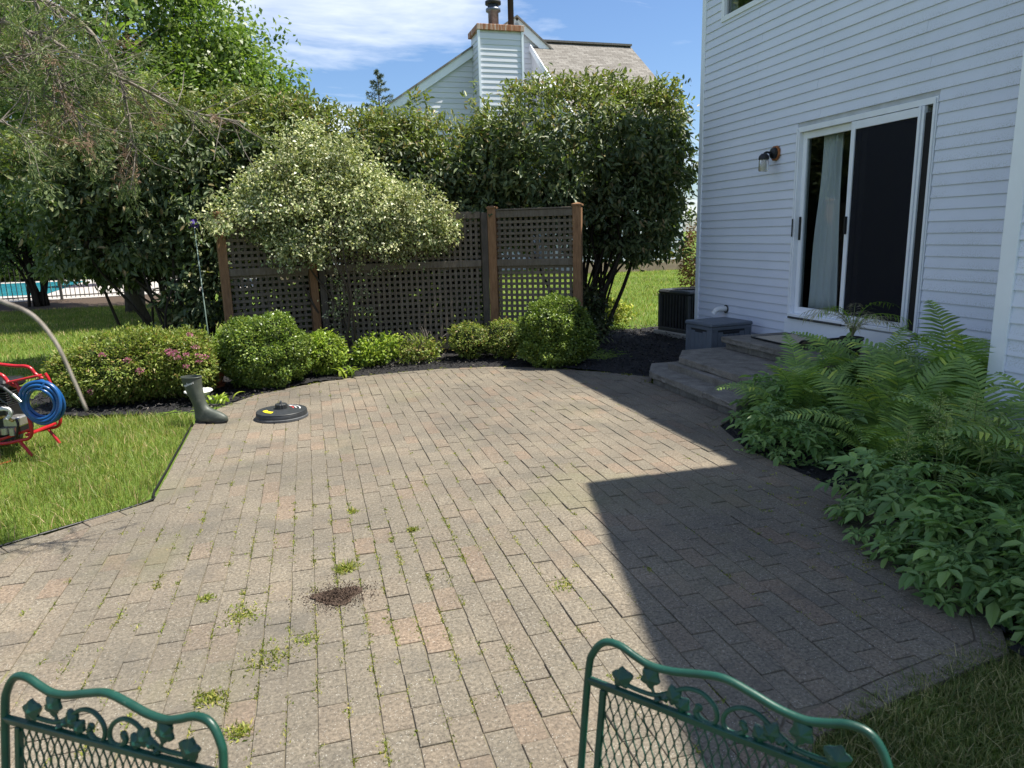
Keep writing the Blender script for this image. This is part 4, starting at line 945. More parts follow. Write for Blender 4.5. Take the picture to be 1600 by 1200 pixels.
bigshrub('viburnum_shrub', 'arching leathery shrub with bare stems left of the lattice screen', 'shrub', (-1.75, 10.7, 0),
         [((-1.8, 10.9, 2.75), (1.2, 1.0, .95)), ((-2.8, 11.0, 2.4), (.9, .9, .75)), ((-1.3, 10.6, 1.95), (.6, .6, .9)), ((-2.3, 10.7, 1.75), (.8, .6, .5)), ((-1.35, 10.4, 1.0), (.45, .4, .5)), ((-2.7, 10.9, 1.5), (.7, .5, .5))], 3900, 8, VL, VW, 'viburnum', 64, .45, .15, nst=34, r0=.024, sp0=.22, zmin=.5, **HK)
# variegated shrub hanging over the lattice
bigshrub('euonymus_shrub', 'cream and green variegated shrub spilling over the wooden lattice', 'shrub', (.65, 9.98, 0),
         [((.45, 9.75, 2.05), (.85, .5, .58)), ((.05, 9.7, 2.28), (.42, .42, .4)), ((1.1, 9.62, 1.9), (.55, .4, .36)), ((-.4, 9.55, 2.0), (.42, .36, .3)), ((.3, 9.42, 1.68), (.85, .26, .3)), ((-.9, 9.4, 1.86), (.24, .2, .13)), ((.75, 9.5, 2.08), (.42, .35, .32)), ((-.15, 9.45, 2.1), (.4, .32, .3)), ((1.55, 9.55, 1.72), (.38, .25, .22)), ((.9, 9.42, 1.6), (.4, .2, .22)), ((-.1, 9.38, 1.5), (.4, .18, .2))] + [((x_, 9.6 + .15 * math.sin(7 * x_), z_), (.17, .17, .15)) for x_, z_ in ((-.75, 2.12), (-.55, 2.3), (-.3, 2.48), (-.12, 2.62), (.1, 2.7), (.35, 2.58), (.72, 2.42), (.98, 2.2), (1.3, 2.05), (1.62, 1.92), (1.85, 1.72), (-.02, 2.72), (.2, 2.9), (.55, 2.66), (1.75, 1.6), (1.3, 1.5))], 9000, 6, .044, .025, 'euonymus', 65, .66, .22, 9, .05, .8, .5, .026, 'quad', 9, 14, .02, 'bark', .3, zmin=1.2)
rng = np.random.default_rng(66)      # trailing shoots on the lattice front
T = []
for (x0, z0, x1, z1, n) in ((.35, 1.45, .95, 1.15, 26), (.95, 1.3, 1.55, 1.32, 26), (.3, 1.2, .45, .5, 30), (.5, 1.0, .75, .6, 24), (.25, .9, .35, .2, 20)):
    s_ = rng.random(n)[:, None]; T.append(np.array([x0, 9.62, z0]) + s_ * np.array([x1 - x0, .0, z1 - z0]) + rng.normal(size=(n, 3)) * [.09, .02, .07])
T = np.concatenate(T); V, F = cluster(rng, T, np.tile([[0, -1, .2]], (len(T), 1)), 6, .036, .02, .035, .5, .8, .1, .4)
tag(npobj('trailing_shoots', V, F, 'euonymus', bpy.data.objects['euonymus_shrub']), kind='stuff')
# trees
def tree(name, label, base, trunk_h, r, blobs, n, per, L, W, mat, seed, **kw):
    rng = np.random.default_rng(seed); t = thing(name, label, 'tree', base, 0, kw.pop('group', None)); bark = kw.pop('bark', 'bark'); pw = kw.pop('power', .6)
    T, O = tips(rng, blobs, n, kw.pop('shell', .45), kw.pop('amp', .2), kw.pop('k', 3.5), pw)
    V, F = cluster(rng, T, O, per, L, W, kw.pop('spread', .12), .5, .8, kw.pop('droop', .35), .5, kw.pop('style', 'quad')); npobj('crown', V, F, mat, t)
    b = np.array(base); top = np.array(blobs[0][0]); m_ = b + (top - b) * .5 + np.array([*rng.normal(size=2) * .12, 0])
    MB().tube(spline([b - [0, 0, .1], m_, top], 8), list(np.linspace(r, r * .3, 17)), 9).build('trunk', bark, t, True)
    mb = MB()
    for c, rr in blobs:
        for _ in range(kw.get('limbs', 5)):
            s0 = b + (top - b) * rng.uniform(.3, .85); e = np.array(c) + unit(rng.normal(size=3)) * np.array(rr) * .8; mid = (s0 + e) / 2 + rng.normal(size=3) * .2
            mb.tube(spline([s0, mid, e], 4), list(np.linspace(r * .42, r * .06, 9)), 6)
    mb.build('limbs', bark, t, True); return t
tree('broadleaf_tree', 'big leafy shade tree rising behind the hedge against the sky', (-4.2, 19.5, 0), 3, .24,
     [((-4.0, 19.5, 6.8), (3.2, 2.6, 3.0)), ((-1.9, 19.2, 5.1), (1.9, 1.7, 1.6)), ((-5.6, 19.2, 4.6), (2.4, 2.0, 1.6)), ((-2.9, 19, 8.2), (2.3, 2.0, 2.0)), ((-3.1, 18.4, 4.2), (1.8, 1.5, 1.2))], 5200, 7, .13, .085, 'tree_a', 71, amp=.25)
tree('broadleaf_tree', 'light green tree crown catching the sun beside the open sky', (-1.0, 17.5, 0), 3, .14,
     [((-1.25, 17.4, 4.5), (1.5, 1.3, 1.2)), ((-.45, 17.3, 4.2), (1.15, .95, .85)), ((-1.6, 17.6, 5.5), (1.05, 1.0, 1.0)), ((-2.3, 17.4, 4.2), (1.5, 1.2, 1.0))], 2900, 7, .105, .07, 'tree_b', 72, amp=.25)
tree('broadleaf_tree', 'dark tall tree filling the upper left corner behind the dead twigs', (-9.6, 24, 0), 3, .26,
     [((-9.4, 24, 7.6), (3.6, 2.8, 3.2)), ((-11, 23.6, 5), (2.6, 2.2, 2.0)), ((-7.0, 23.6, 6.2), (2.2, 2.0, 1.8)), ((-8.7, 24, 10), (3, 2.5, 2))], 4200, 7, .15, .10, 'tree_a', 73, amp=.25)
tree('multi_stem_tree', 'blue green multi stemmed shrub tree before the pool fence', (-7.35, 22.9, 0), 2, .09,
     [((-7.4, 22.8, 3.3), (1.55, 1.3, 1.35)), ((-8.2, 22.6, 2.4), (1.2, 1.1, 1.0)), ((-6.6, 22.7, 2.5), (1.1, 1.0, .95)), ((-6.3, 22.5, 1.5), (.8, .7, .6)), ((-8.3, 22.4, 1.55), (.8, .7, .55))], 2900, 7, .105, .07, 'tree_d', 74, amp=.22, bark='bark_dark', group='shrub trees along the pool fence')
rng = np.random.default_rng(75)
stems(rng, (-7.35, 22.9, 0), [(-7.35 + rng.normal() * .8, 22.8 + rng.normal() * .5, 1.7 + rng.random() * .8) for _ in range(14)], .05, .12).build('stems', 'bark_dark', bpy.data.objects['multi_stem_tree'], True)
tree('multi_stem_tree', 'blue green shrub tree cut by the left edge of the photo', (-9.6, 22.3, 0), 2, .09,
     [((-9.9, 22.3, 3.3), (1.5, 1.2, 1.5)), ((-9.3, 22.0, 2.6), (1.1, 1.0, 1.1))], 1700, 7, .105, .07, 'tree_d', 76, amp=.22, bark='bark_dark', group='shrub trees along the pool fence')
tree('leaning_tree', 'dark leaning small tree between the pool fence and the arching shrub', (-3.3, 16.5, 0), 2, .10,
     [((-4.3, 16.3, 3.15), (1.4, 1.1, .8)), ((-3.2, 16.2, 3.3), (1.3, 1.1, .95)), ((-2.4, 16.2, 2.7), (1.2, 1.0, 1.0)), ((-2.2, 16.2, 1.4), (.9, .8, .8)), ((-3.6, 16.2, 1.9), (.7, .6, .5)), ((-4.7, 16.4, 2.2), (.9, .7, .5))], 2600, 7, .105, .065, 'viburnum', 77, amp=.22, bark='bark_dark')
for i, (x, y, h_, w) in enumerate(((-16, 44, 5.5, 4.0), (-10, 47, 6.5, 4.5), (-4, 46, 5.8, 4.2), (2, 50, 6.0, 4.6), (-22, 42, 6.5, 4.5))):
    tree('far_tree', ['yellow green far tree beyond the pool at the left', 'tall far tree beyond the pool behind the shrub stems', 'far tree behind the dark furniture by the pool', 'far tree hidden behind the hedge and lattice', 'far tree at the outer left beyond the pool'][i], (x, y, 0), 2, .2,
         [((x, y, h_ * .6), (w, w * .7, h_ * .55)), ((x + w * .5, y, h_ * .4), (w * .7, w * .6, h_ * .4)), ((x - w * .5, y - .5, h_ * .35), (w * .7, w * .6, h_ * .38))], 1100, 7, .30, .2, 'tree_far', 80 + i, amp=.2, spread=.25, group='trees beyond the pool')
# low hedge beyond the pool
shrub('pool_hedge', 'sunny yellow green hedge on the far side of the pool', 'hedge', -11, 41, [((x, 0, .9), (2.2, 1.2, 1.1)) for x in (-8, -5, -2, 1, 4, 7, 10)], 2600, 6, .2, .13, 'tree_far', 90, .12, .7, .15, inner=.8, stem=8)
# slim spruce tip against the sky
t = thing('spruce_tree', 'thin bluish spruce tip showing above the hedge', 'tree', (-.55, 24, 0)); rng = np.random.default_rng(91)
sx, sy = at(592, 150, 24.5)[:2]; t.location = (sx, sy, 0); WM[t] = Matrix.Translation((sx, sy, 0))
MB().tube([(sx, sy, 0), (sx, sy, 4), (sx, sy, 7.25)], [.1, .06, .01], 6).build('trunk', 'bark', t, True)
P = []; D = []
for zc in np.arange(4.2, 7.2, .14):
    for a in rng.uniform(0, 6.283, 3):
        l = (7.4 - zc) * .34 + .06; q = np.linspace(.1, 1, 14)[:, None]; d = np.array([math.cos(a), math.sin(a), .25]); pts = np.array([sx, sy, zc]) + q * d * l; P.append(pts); D.append(np.tile(d, (14, 1)))
P = np.repeat(np.concatenate(P), 4, 0); D = np.repeat(np.concatenate(D), 4, 0) + rng.normal(size=(len(P), 3)) * .8
V, F = leafgeo(P, D, rng.normal(size=(len(P), 3)), .12, .022); npobj('crown', V, F, 'spruce', t)
# shoots above the hedge line
for i, (u, v, d_) in enumerate(((650, 165, 11.0), (668, 172, 11.0), (642, 172, 11.0))):
    c = at(u, v, d_); V, F = cluster(rng, c + np.array([[0, 0, k * .06] for k in range(5)]), np.tile([[0, 0, 1.0]], (5, 1)), 5, .09, .035, .02, .4, .8, .0, .3, 'oval')
    npobj('tall_shoot', V, F, 'viburnum_top', [o for o in bpy.data.objects if o.name.startswith('viburnum_shrub')][1])

# ------------------------------------------------------------------ juniper leaning in from the left
jun = thing('juniper_tree', 'sparse grey juniper with half dead wispy branches hanging in at upper left', 'tree', (-2.95, 3.95, 0)); rng = np.random.default_rng(95)
tb = np.array([-2.95, 3.95, -.05])
MB().tube(spline([tb, tb + [.05, .02, 1.2], tb + [.1, -.05, 2.4], tb + [.05, 0, 4.2]], 8), list(np.linspace(.12, .05, 25)), 10).build('trunk', 'twig', jun, True)
lim = [[(-260, 120, 3.6), (-60, 40, 3.45), (60, 55, 3.4), (130, 95, 3.4), (205, 130, 3.45), (290, 172, 3.5), (375, 190, 3.55)],
       [(-200, 60, 3.6), (-20, 30, 3.4), (70, 75, 3.35), (88, 120, 3.3), (105, 160, 3.3), (125, 195, 3.3)],
       [(-220, 200, 3.6), (-80, 150, 3.4), (0, 138, 3.3), (60, 146, 3.3), (95, 160, 3.3)],
       [(-240, 40, 3.7), (-60, -20, 3.6), (50, -5, 3.6), (120, 30, 3.6), (170, 85, 3.6), (190, 130, 3.6), (205, 200, 3.65), (215, 245, 3.65)],
       [(-230, 150, 3.6), (-60, 110, 3.3), (0, 92, 3.2), (45, 85, 3.2), (75, 72, 3.2)],
       [(-240, 260, 3.5), (-70, 190, 3.2), (0, 190, 3.1), (40, 215, 3.1)],
       [(-300, 20, 3.7), (-100, -40, 3.5), (20, -30, 3.4), (60, 10, 3.4), (66, 60, 3.4)]]
tipsP, tipsD = [], []
for i, L in enumerate(lim):
    pts = [at(*q) for q in L]; k0 = tb + np.array([.05, 0, max(1.9, min(3.6, pts[0][2]))]); pp = spline([k0] + pts, 6); n = len(pp)
    MB().tube(pp, list(np.linspace(.017 if i in (0, 1, 3) else .009, .003, n)), 6).build('branch', 'twig', jun, True)
    tw_ = MB()
    for _ in range(80 if i in (0, 1, 3) else 50):
        j = rng.integers(n // 4, n - 1); b = pp[j]; d = unit(np.array(pp[j + 1] - pp[j])[None])[0] * .6 + rng.normal(size=3) * .6 + [0, 0, -.15]; l = rng.uniform(.1, .3); e = b + unit(d[None])[0] * l
        tw_.tube([b, (b + e) / 2 + rng.normal(size=3) * .012, e], [.0035, .0025, .0014], 4, False)
        if rng.random() < (.62 if project(e)[0] < 235 else .12): tipsP.append(e); tipsD.append(e - b)
    tag(tw_.build('twigs', 'twig', jun, True), kind='stuff')
tipsP = np.array(tipsP); tipsD = unit(np.array(tipsD)); dead = rng.random(len(tipsP)) < .16
for mk, mt_, nm in ((~dead, 'needle', 'needle_sprays'), (dead, 'needle_dead', 'dead_needle_sprays')):
    P = []; D = []
    for p, d in zip(tipsP[mk], tipsD[mk]):
        for _ in range(6):
            dd = unit((d + rng.normal(size=3) * .35)[None])[0]; l = rng.uniform(.06, .14); q = np.linspace(-.5, 1, 16)[:, None]
            P.append(p + q * dd * l + rng.normal(size=(16, 3)) * .008); D.append(np.tile(dd, (16, 1)))
    P = np.concatenate(P); D = np.concatenate(D) + rng.normal(size=(len(P), 3)) * .45
    V, F = leafgeo(P, D, rng.normal(size=(len(P), 3)), .03, .0034, 'quad', 0, 0); npobj(nm, V, F, mt_, jun)
pp = spline([tb + [.1, 0, 2.1]] + [at(*q) for q in ((-300, 330, 1.7), (-60, 446, 1.1), (0, 470, 1.0), (50, 492, .97), (85, 532, .95), (110, 582, .95), (136, 642, .95))], 6)
MB().tube(pp, list(np.linspace(.0042, .0021, len(pp))), 7).build('dead_branch', 'twig', jun, True)
# bright shoot growing through it
sh = thing('leafy_shoot', 'sunlit bright yellow green leafy shoot among the juniper twigs', 'vine', tuple(at(190, 130, 3.7)))
path = [at(200, 200, 3.75), at(192, 130, 3.72), at(178, 90, 3.7), at(183, 55, 3.7), at(195, 38, 3.7)]
MB().tube(spline(path, 5), .004, 5).build('stem', 'stem', sh, True)
for (u, v, a) in ((163, 52, 2.6), (170, 43, 2.2), (180, 40, 1.8), (186, 47, 1.2), (196, 40, .6), (172, 62, 3.0), (182, 60, -2), (190, 56, -.6), (200, 52, .1), (168, 70, 3.5), (196, 66, -.9), (204, 74, -.3), (210, 70, .2), (199, 80, -1.2), (145, 93, 2.8), (152, 90, 2.3), (160, 95, .4), (165, 90, .8), (155, 99, -1), (128, 103, 3.2), (118, 100, 2.6), (178, 74, -2.4)):
    p = at(u, v, 3.7); d = AX[:, 0] * math.cos(a) - AX[:, 1] * math.sin(a) + rng.normal(size=3) * .2; V, F = leafgeo(p[None], d[None], (-AX[:, 2] + rng.normal(size=3) * .5)[None], .055, .034, 'oval')
    npobj('leaf', V, F, 'shoot', sh)

# ------------------------------------------------------------------ ferns
def frond_mesh(seed):
    rng = np.random.default_rng(seed); n = 30; L = 1.0; C = []
    arch = rng.uniform(.75, 1.15); side = rng.normal() * .08
    for k in range(n + 1):
        f = k / n; th = 1.35 - arch * 1.5 * f ** 1.35
        C.append((f, th))
    P = [np.zeros(3)]
    for k in range(n): th = C[k][1]; P.append(P[-1] + np.array([math.cos(th), side * (k / n), math.sin(th)]) * L / n)
    mb = MB(); mb.tube(P, list(np.linspace(.0055, .0012, n + 1)), 4, False)
    Fk = []; V = list(mb.v); F = [tuple(f) for f in mb.f]
    for k in range(3, 38):
        f = k / 38; j = min(int(f * n), n - 1); p = P[j] + (P[j + 1] - P[j]) * (f * n - j); tng = (P[min(j + 1, n)] - P[j]); tng = tng / np.linalg.norm(tng)
        nrm = np.array([-tng[2], 0, tng[0]]); ln = .185 * (math.sin(math.pi * min(1, (f * .93 + .06) ** .8)) ** .85) * rng.uniform(.85, 1.1) + .006; w = .0155
        for s_ in (-1, 1):
            d = np.array([0, s_, 0]) * .92 + tng * .38 + nrm * (.12) + rng.normal(size=3) * .05; d /= np.linalg.norm(d); sd = np.cross(d, nrm); sd /= np.linalg.norm(sd); b = len(V)
            dr = nrm * -1
            V += [tuple(p - sd * w * .5), tuple(p + sd * w * .5), tuple(p + d * ln * .45 + sd * w * .55 + nrm * .003), tuple(p + d * ln * .45 - sd * w * .55 + nrm * .003), tuple(p + d * ln * .8 + sd * w * .3 + dr * ln * .1), tuple(p + d * ln * .8 - sd * w * .3 + dr * ln * .1), tuple(p + d * ln + dr * ln * .2)]
            F += [(b, b + 1, b + 2, b + 3), (b + 3, b + 2, b + 4, b + 5), (b + 5, b + 4, b + 6)]
    me = bpy.data.meshes.new('frond'); me.from_pydata(V, [], F); me.materials.append(M['fern']); return me
FM = [frond_mesh(100 + i) for i in range(7)]
ferns = [(3.62, 4.55, .80, 'arching fern nearest the stone steps'), (3.72, 3.75, .92, 'large arching fern in the middle of the bed by the patio edge'), (3.62, 2.95, .86, 'arching fern in front of the corner board of the house'),
         (4.45, 4.75, .86, 'fern growing under the patio door sill'), (4.62, 4.05, .98, 'tall fern against the siding below the patio door trim'), (4.3, 3.75, 1.08, 'tallest fern with dark upright fronds at the house corner'), (3.55, 2.35, .95, 'fern cut by the right edge of the photo'), (3.35, 3.35, .62, 'low fern drooping over the black edging strip')]
for i, (x, y, s_, lab) in enumerate(ferns):
    t = thing('fern_plant', lab, 'fern', (x, y, -.02), 0, 'ferns in the bed beside the house'); rng = np.random.default_rng(110 + i); nf = 12 + i % 3
    for k in range(nf):
        o = link('frond', FM[rng.integers(0, 7)], t); a = 6.283 * k / nf + rng.normal() * .25; o.location = (math.cos(a) * .05, math.sin(a) * .05, 0)
        o.rotation_euler = (rng.normal() * .15, rng.uniform(-.25, .35) if k % 3 else rng.uniform(-.5, -.1), a); o.scale = (s_ * rng.uniform(.95, 1.25),) * 3
# leafy astilbe-like clumps
def compound(seed):
    rng = np.random.default_rng(seed); V = []; F = []; mb = MB(); tip = np.array([.16, 0, .03]); mb.tube([(0, 0, 0), (.08, 0, .03), tip], [.003, .0025, .002], 4, False)
    P, D, Ls = [], [], []
    def leaflet(p, d, l): P.append(p); D.append(d); Ls.append(l)
    for ax, s0 in ((np.array([1, 0, -.12]), 1.0), (np.array([.45, .85, -.05]), .8), (np.array([.45, -.85, -.05]), .8)):
        ax = ax / np.linalg.norm(ax); b = tip if s0 == 1 else tip * .9; e = b + ax * .075 * s0; mb.tube([b, e], [.002, .0015], 4, False)
        sd = np.cross(ax, [0, 0, 1]); sd /= np.linalg.norm(sd)
        leaflet(e, ax + rng.normal(size=3) * .08, .085 * s0 * rng.uniform(.9, 1.2))
        for q in (-1, 1):
            leaflet(e - ax * .012, ax * .45 + sd * q * .85 + rng.normal(size=3) * .1, .065 * s0 * rng.uniform(.85, 1.15)); leaflet(e - ax * .045, ax * .3 + sd * q * .9 + rng.normal(size=3) * .1, .048 * s0 * rng.uniform(.8, 1.1))
    P, D, Ls = np.array(P), np.array(D), np.array(Ls); v, f = leafgeo(P, D, np.array([0, 0, 1.0]) + rng.normal(size=(len(P), 3)) * .18, Ls, Ls * .5, 'oval', .12, .2)
    b = len(mb.v); me = bpy.data.meshes.new('leaf'); me.from_pydata(list(mb.v) + [tuple(q) for q in v], [], list(mb.f) + [tuple(int(i) + b for i in q) for q in f]); me.materials.append(M['astilbe']); return me
CM = [compound(130 + i) for i in range(8)]
def clump(name, label, x, y, r, h, n, seed, s=1.0, plumes=()):
    t = thing(name, label, 'plant', (x, y, -.02), 0, 'leafy astilbe clumps'); rng = np.random.default_rng(seed); st_ = MB()
    for k in range(n):
        D = unit(rng.normal(size=3)[None])[0]; D[2] = abs(D[2]) * 1.0 - .12; q = rng.uniform(.62, 1.0) ** .7; p = np.array([D[0] * r, D[1] * r, .06 + max(0, D[2]) * h + .05 * rng.random() + (1 - q) * .1]) * np.array([q, q, q])
        o = link('leaf', CM[rng.integers(0, 8)], t); o.location = p; a = math.atan2(D[1], D[0]) + rng.normal() * .6; o.rotation_euler = (rng.normal() * .25, .15 + rng.normal() * .3 + (.45 if D[2] < .3 else 0), a); o.scale = (s * rng.uniform(.7, 1.15),) * 3
        if k % 3 == 0: st_.tube([(p[0] * .15, p[1] * .15, 0), (p[0] * .55, p[1] * .55, p[2] * .6), p], [.004, .003, .002], 4, False)
    st_.build('stems', 'stem', t, True, local=True)
    for (dx_, dy_, hh) in plumes:
        P = []; D = []
        for zc in np.linspace(0, .2, 14):
            w = (.2 - zc) * .42 + .008
            for a in rng.uniform(0, 6.283, 3): q = np.linspace(.1, 1, 8)[:, None]; d = np.array([math.cos(a), math.sin(a), .7]); P.append(np.array([dx_, dy_, hh + zc]) + q * d * w); D.append(np.tile(d, (8, 1)))
        P = np.concatenate(P); D = np.concatenate(D) + rng.normal(size=(len(P), 3)) * .6; V, F = leafgeo(P, D, rng.normal(size=(len(P), 3)), .011, .006); npobj('flower_plume', V, F, 'plume', t, local=True)
        MB().tube([(dx_ * .5, dy_ * .5, 0), (dx_, dy_, hh), (dx_, dy_, hh + .2)], [.003, .0025, .0015], 4, False).build('flower_stem', 'stem', t, True, local=True)
    return t
clump('astilbe_plant', 'leafy green clump spilling over the end of the lowest step', 3.78, 4.78, .36, .44, 210, 140)
clump('astilbe_plant', 'leafy green clump against the top step in front of the door', 4.35, 4.98, .34, .52, 120, 141)
clump('astilbe_plant', 'leafy green clump at the patio edge below the first fern', 3.42, 4.25, .30, .32, 160, 142)
clump('astilbe_plant', 'leafy clump with pale feathery plumes in front of the ferns', 3.08, 2.75, .40, .44, 210, 143, 1.0, ((-.15, -.1, .5), (.02, .1, .56), (.12, -.15, .5), (-.22, .05, .42), (.2, .05, .55), (-.02, -.2, .5)))
clump('astilbe_plant', 'dense leafy clump hanging over the pavers at the right edge', 2.94, 2.22, .36, .36, 230, 144)
clump('astilbe_plant', 'leafy clump nearest the shaded grass at the right edge', 3.0, 1.78, .34, .34, 150, 145)
clump('astilbe_plant', 'leafy clump behind the plumes, cut by the right edge', 3.45, 2.15, .36, .52, 140, 146)
# dried palm in a black pot on the landing
pm = thing('potted_palm', 'half dried small palm in a black pot by the door', 'potted plant', (4.9, 5.55, .4)); rng = np.random.default_rng(150)
MB().lathe([(.001, .0), (.075, .0), (.10, .15), (.108, .15), (.108, .17), (.095, .17), (.09, .14), (.001, .14)], c=(4.9, 5.55, .402), n=20).smoothpart('pot', 'black', pm)
for k in range(15):
    a = 6.283 * k / 15 + rng.normal() * .2; l = rng.uniform(.42, .56); up_ = rng.uniform(.75, 1.25); d = np.array([math.cos(a), math.sin(a)]); C = []
    for f in np.linspace(0, 1, 12): C.append(np.array([4.9 + d[0] * l * (.1 * f + .75 * f * f), 5.55 + d[1] * l * (.1 * f + .75 * f * f), .54 + l * up_ * (1.25 * f - .75 * f ** 2.4)]))
    mb = MB().tube(C, list(np.linspace(.005, .0012, 12)), 4, False); P = []; D = []
    for j in range(3, 12):
        tg_ = C[j] - C[j - 1]; tg_ /= np.linalg.norm(tg_); sd = np.cross(tg_, [0, 0, 1]); sd /= np.linalg.norm(sd)
        for q in (-1, 1):
            for w in (0, .5): P.append(C[j] - (C[j] - C[j - 1]) * w); D.append(sd * q * .8 + tg_ * .7 + [0, 0, -.25] + rng.normal(size=3) * .12)
    v, f = leafgeo(np.array(P), np.array(D), np.tile([[0, 0, 1.0]], (len(P), 1)), .11, .009, 'quad', .1, .25); b = len(mb.v)
    me = bpy.data.meshes.new('frond'); inv = np.array([4.9, 5.55, .4]); me.from_pydata([tuple(np.array(q) - inv) for q in mb.v] + [tuple(q - inv) for q in v], [], list(mb.f) + [tuple(int(i) + b for i in q) for q in f]); link('frond', me, pm, 'drygrass' if k % 4 else 'shoot')

# ------------------------------------------------------------------ weeds, soil
rng = np.random.default_rng(160)
def tuft(P, n, h, w, spread):
    P = np.repeat(np.asarray(P), n, 0); m_ = len(P); D = unit(np.stack([rng.normal(size=m_), rng.normal(size=m_), np.abs(rng.normal(size=m_)) * .8 + .25], 1)); L = h * rng.uniform(.4, 1.2, m_)
    return leafgeo(P + np.stack([rng.normal(size=m_) * spread, rng.normal(size=m_) * spread, 0 * rng.random(m_)], 1), D, rng.normal(size=(m_, 3)) + [0, 0, .5], L, L * w, 'quad', .15, .2)
big = [((540, 890), 90, .085, .14, 'tall grass tuft beside the dark soil patch', .02), ((378, 962), 130, .035, .4, 'low yellowish weed clump left of the soil patch', .045), ((415, 1030), 150, .035, .4, 'widest low weed clump in the near pavers', .05), ((330, 1092), 70, .04, .4, 'small weed clump beyond the left chair back', .025),
       ((480, 1000), 70, .04, .3, 'weed clump just below the soil patch', .03), ((322, 935), 45, .04, .35, 'weed sprig in a paver joint left of the low clump', .018), ((645, 828), 40, .045, .35, 'small weed sprig in the middle of the patio', .018), ((550, 800), 35, .045, .35, 'small weed sprig straight above the soil patch', .015), ((372, 1145), 50, .04, .4, 'weed sprig right of the left chair back', .02), ((880, 915), 40, .03, .4, 'low weed sprig near the shadow edge', .03)]
for (uv, n, h_, w, lab, spd) in big:
    p = on(*uv); t = thing('weed_tuft', lab, 'weed', (p[0], p[1], 0), 0, 'weeds in the paver joints'); V, F = tuft([[p[0], p[1], -.004]], n * 3, h_ * .62, w * .8, spd); npobj('leaves', V, F, 'weed', t)
P = []
for _ in range(760):
    x, y = (rng.normal(-.05, .65), rng.normal(3.1, 1.0)) if _ % 4 else (rng.uniform(-2.6, 3.0), rng.uniform(1.3, 8.3))
    if y < 1.3: continue
    x = round((x - .012) / PX) * PX + .012 + rng.normal() * .004
    if inside([(x, y)], PATIO)[0]: P += [[x + rng.normal() * .004, y + rng.normal() * .03, -.008] for _ in range(rng.integers(2, 7))]
for _ in range(110):     # along the far and shaded rims
    k = rng.integers(13, 31); s_ = rng.random(); q = EA[k] + (EB[k] - EA[k]) * s_; P.append([q[0] + rng.normal() * .03, q[1] + rng.normal() * .03, 0])
for _ in range(90): P.append([rng.normal(2.62, .22), rng.normal(2.75, .6), -.004])
V, F = tuft(P, 11, .017, .38, .008); tag(npobj('weeds', V, F, 'weed'), 'tiny yellow green weeds sprouting in the paver joints', 'weeds', kind='stuff')
p = on(528, 932); t = thing('soil_heap', 'dark crumbly soil spilled on the pavers by the grass tuft', 'soil', (p[0], p[1], 0)); mb = MB(); n, m_ = 26, 5; vs_ = [(p[0], p[1], .011)]
wob = [.8 + .18 * math.sin(j * .7) + rng.normal() * .05 for j in range(n)]
for i in range(1, m_ + 1):
    for j in range(n): a = 6.283 * j / n; r_ = i / m_ * wob[j]; vs_.append((p[0] + .125 * r_ * math.cos(a) + rng.normal() * .004, p[1] + .095 * r_ * math.sin(a) + rng.normal() * .004, max(.0015, .010 * (1 - (i / m_) ** 1.2)) + rng.random() * .004))
mb.add(vs_, [(0, 1 + j, 1 + (j + 1) % n) for j in range(n)] + [(1 + i * n + j, 1 + i * n + n + j, 1 + i * n + n + (j + 1) % n, 1 + i * n + (j + 1) % n) for i in range(m_ - 1) for j in range(n)]); mb.build('mound', 'soil', t)
q = 2200; a = rng.uniform(0, 6.283, q); r_ = np.abs(rng.normal(size=q)) * .085; V, F = leafgeo(np.stack([p[0] + r_ * np.cos(a), p[1] + r_ * .85 * np.sin(a), .004 + .012 * rng.random(q)], 1), rng.normal(size=(q, 3)), rng.normal(size=(q, 3)), .008, .006); tag(npobj('crumbs', V, F, 'soil', t), kind='stuff')

# ------------------------------------------------------------------ rubber boot
UX = Vector((.9615, -.2735, 0)).normalized(); UZ = math.atan2(UX.y, UX.x)       # the way the picture runs, level
p = on(322, 660); bt = thing('rubber_boot', 'tall dark green rubber boot standing at the patio corner', 'boot', (p[0], p[1], .002), UZ - .12)
def loft(secs, n=28, closed=True, mb=None):
    mb = mb or MB(); k = len(mb.v)
    for (z, u0, u1, w, sq) in secs:
        c = (u0 + u1) / 2; a_ = (u1 - u0) / 2
        for j in range(n):
            t_ = 2 * math.pi * j / n; cx_, sy_ = math.cos(t_), math.sin(t_); u = c + a_ * math.copysign(abs(cx_) ** sq, cx_); f = (u - u0) / (u1 - u0)
            ww = w * (1 if callable(w) is False else 1); y_ = ww * math.copysign(abs(sy_) ** sq, sy_); mb.v.append((u, y_, z))
    m_ = len(secs)
    mb.f += [(k + i * n + j, k + i * n + (j + 1) % n, k + i * n + n + (j + 1) % n, k + i * n + n + j) for i in range(m_ - 1) for j in range(n)]
    mb.f.append(tuple(k + j for j in range(n - 1, -1, -1))); 
    if closed: mb.f.append(tuple(k + (m_ - 1) * n + j for j in range(n)))
    return mb
secs = [(.018, -.092, .208, .046, .85), (.035, -.096, .214, .050, .85), (.055, -.097, .208, .050, .85), (.075, -.097, .185, .048, .88), (.095, -.097, .150, .046, .9), (.112, -.097, .105, .045, .95), (.13, -.098, .062, .045, 1), (.15, -.101, .038, .046, 1),
        (.18, -.107, .022, .049, 1), (.21, -.118, .014, .053, 1), (.25, -.133, .006, .058, 1), (.29, -.149, .0, .062, 1), (.33, -.162, -.003, .065, 1), (.37, -.173, -.002, .067, 1), (.40, -.180, .0, .069, 1), (.428, -.185, .002, .070, 1), (.428, -.180, -.003, .066, 1), (.39, -.172, -.008, .062, 1), (.30, -.14, -.012, .052, 1)]
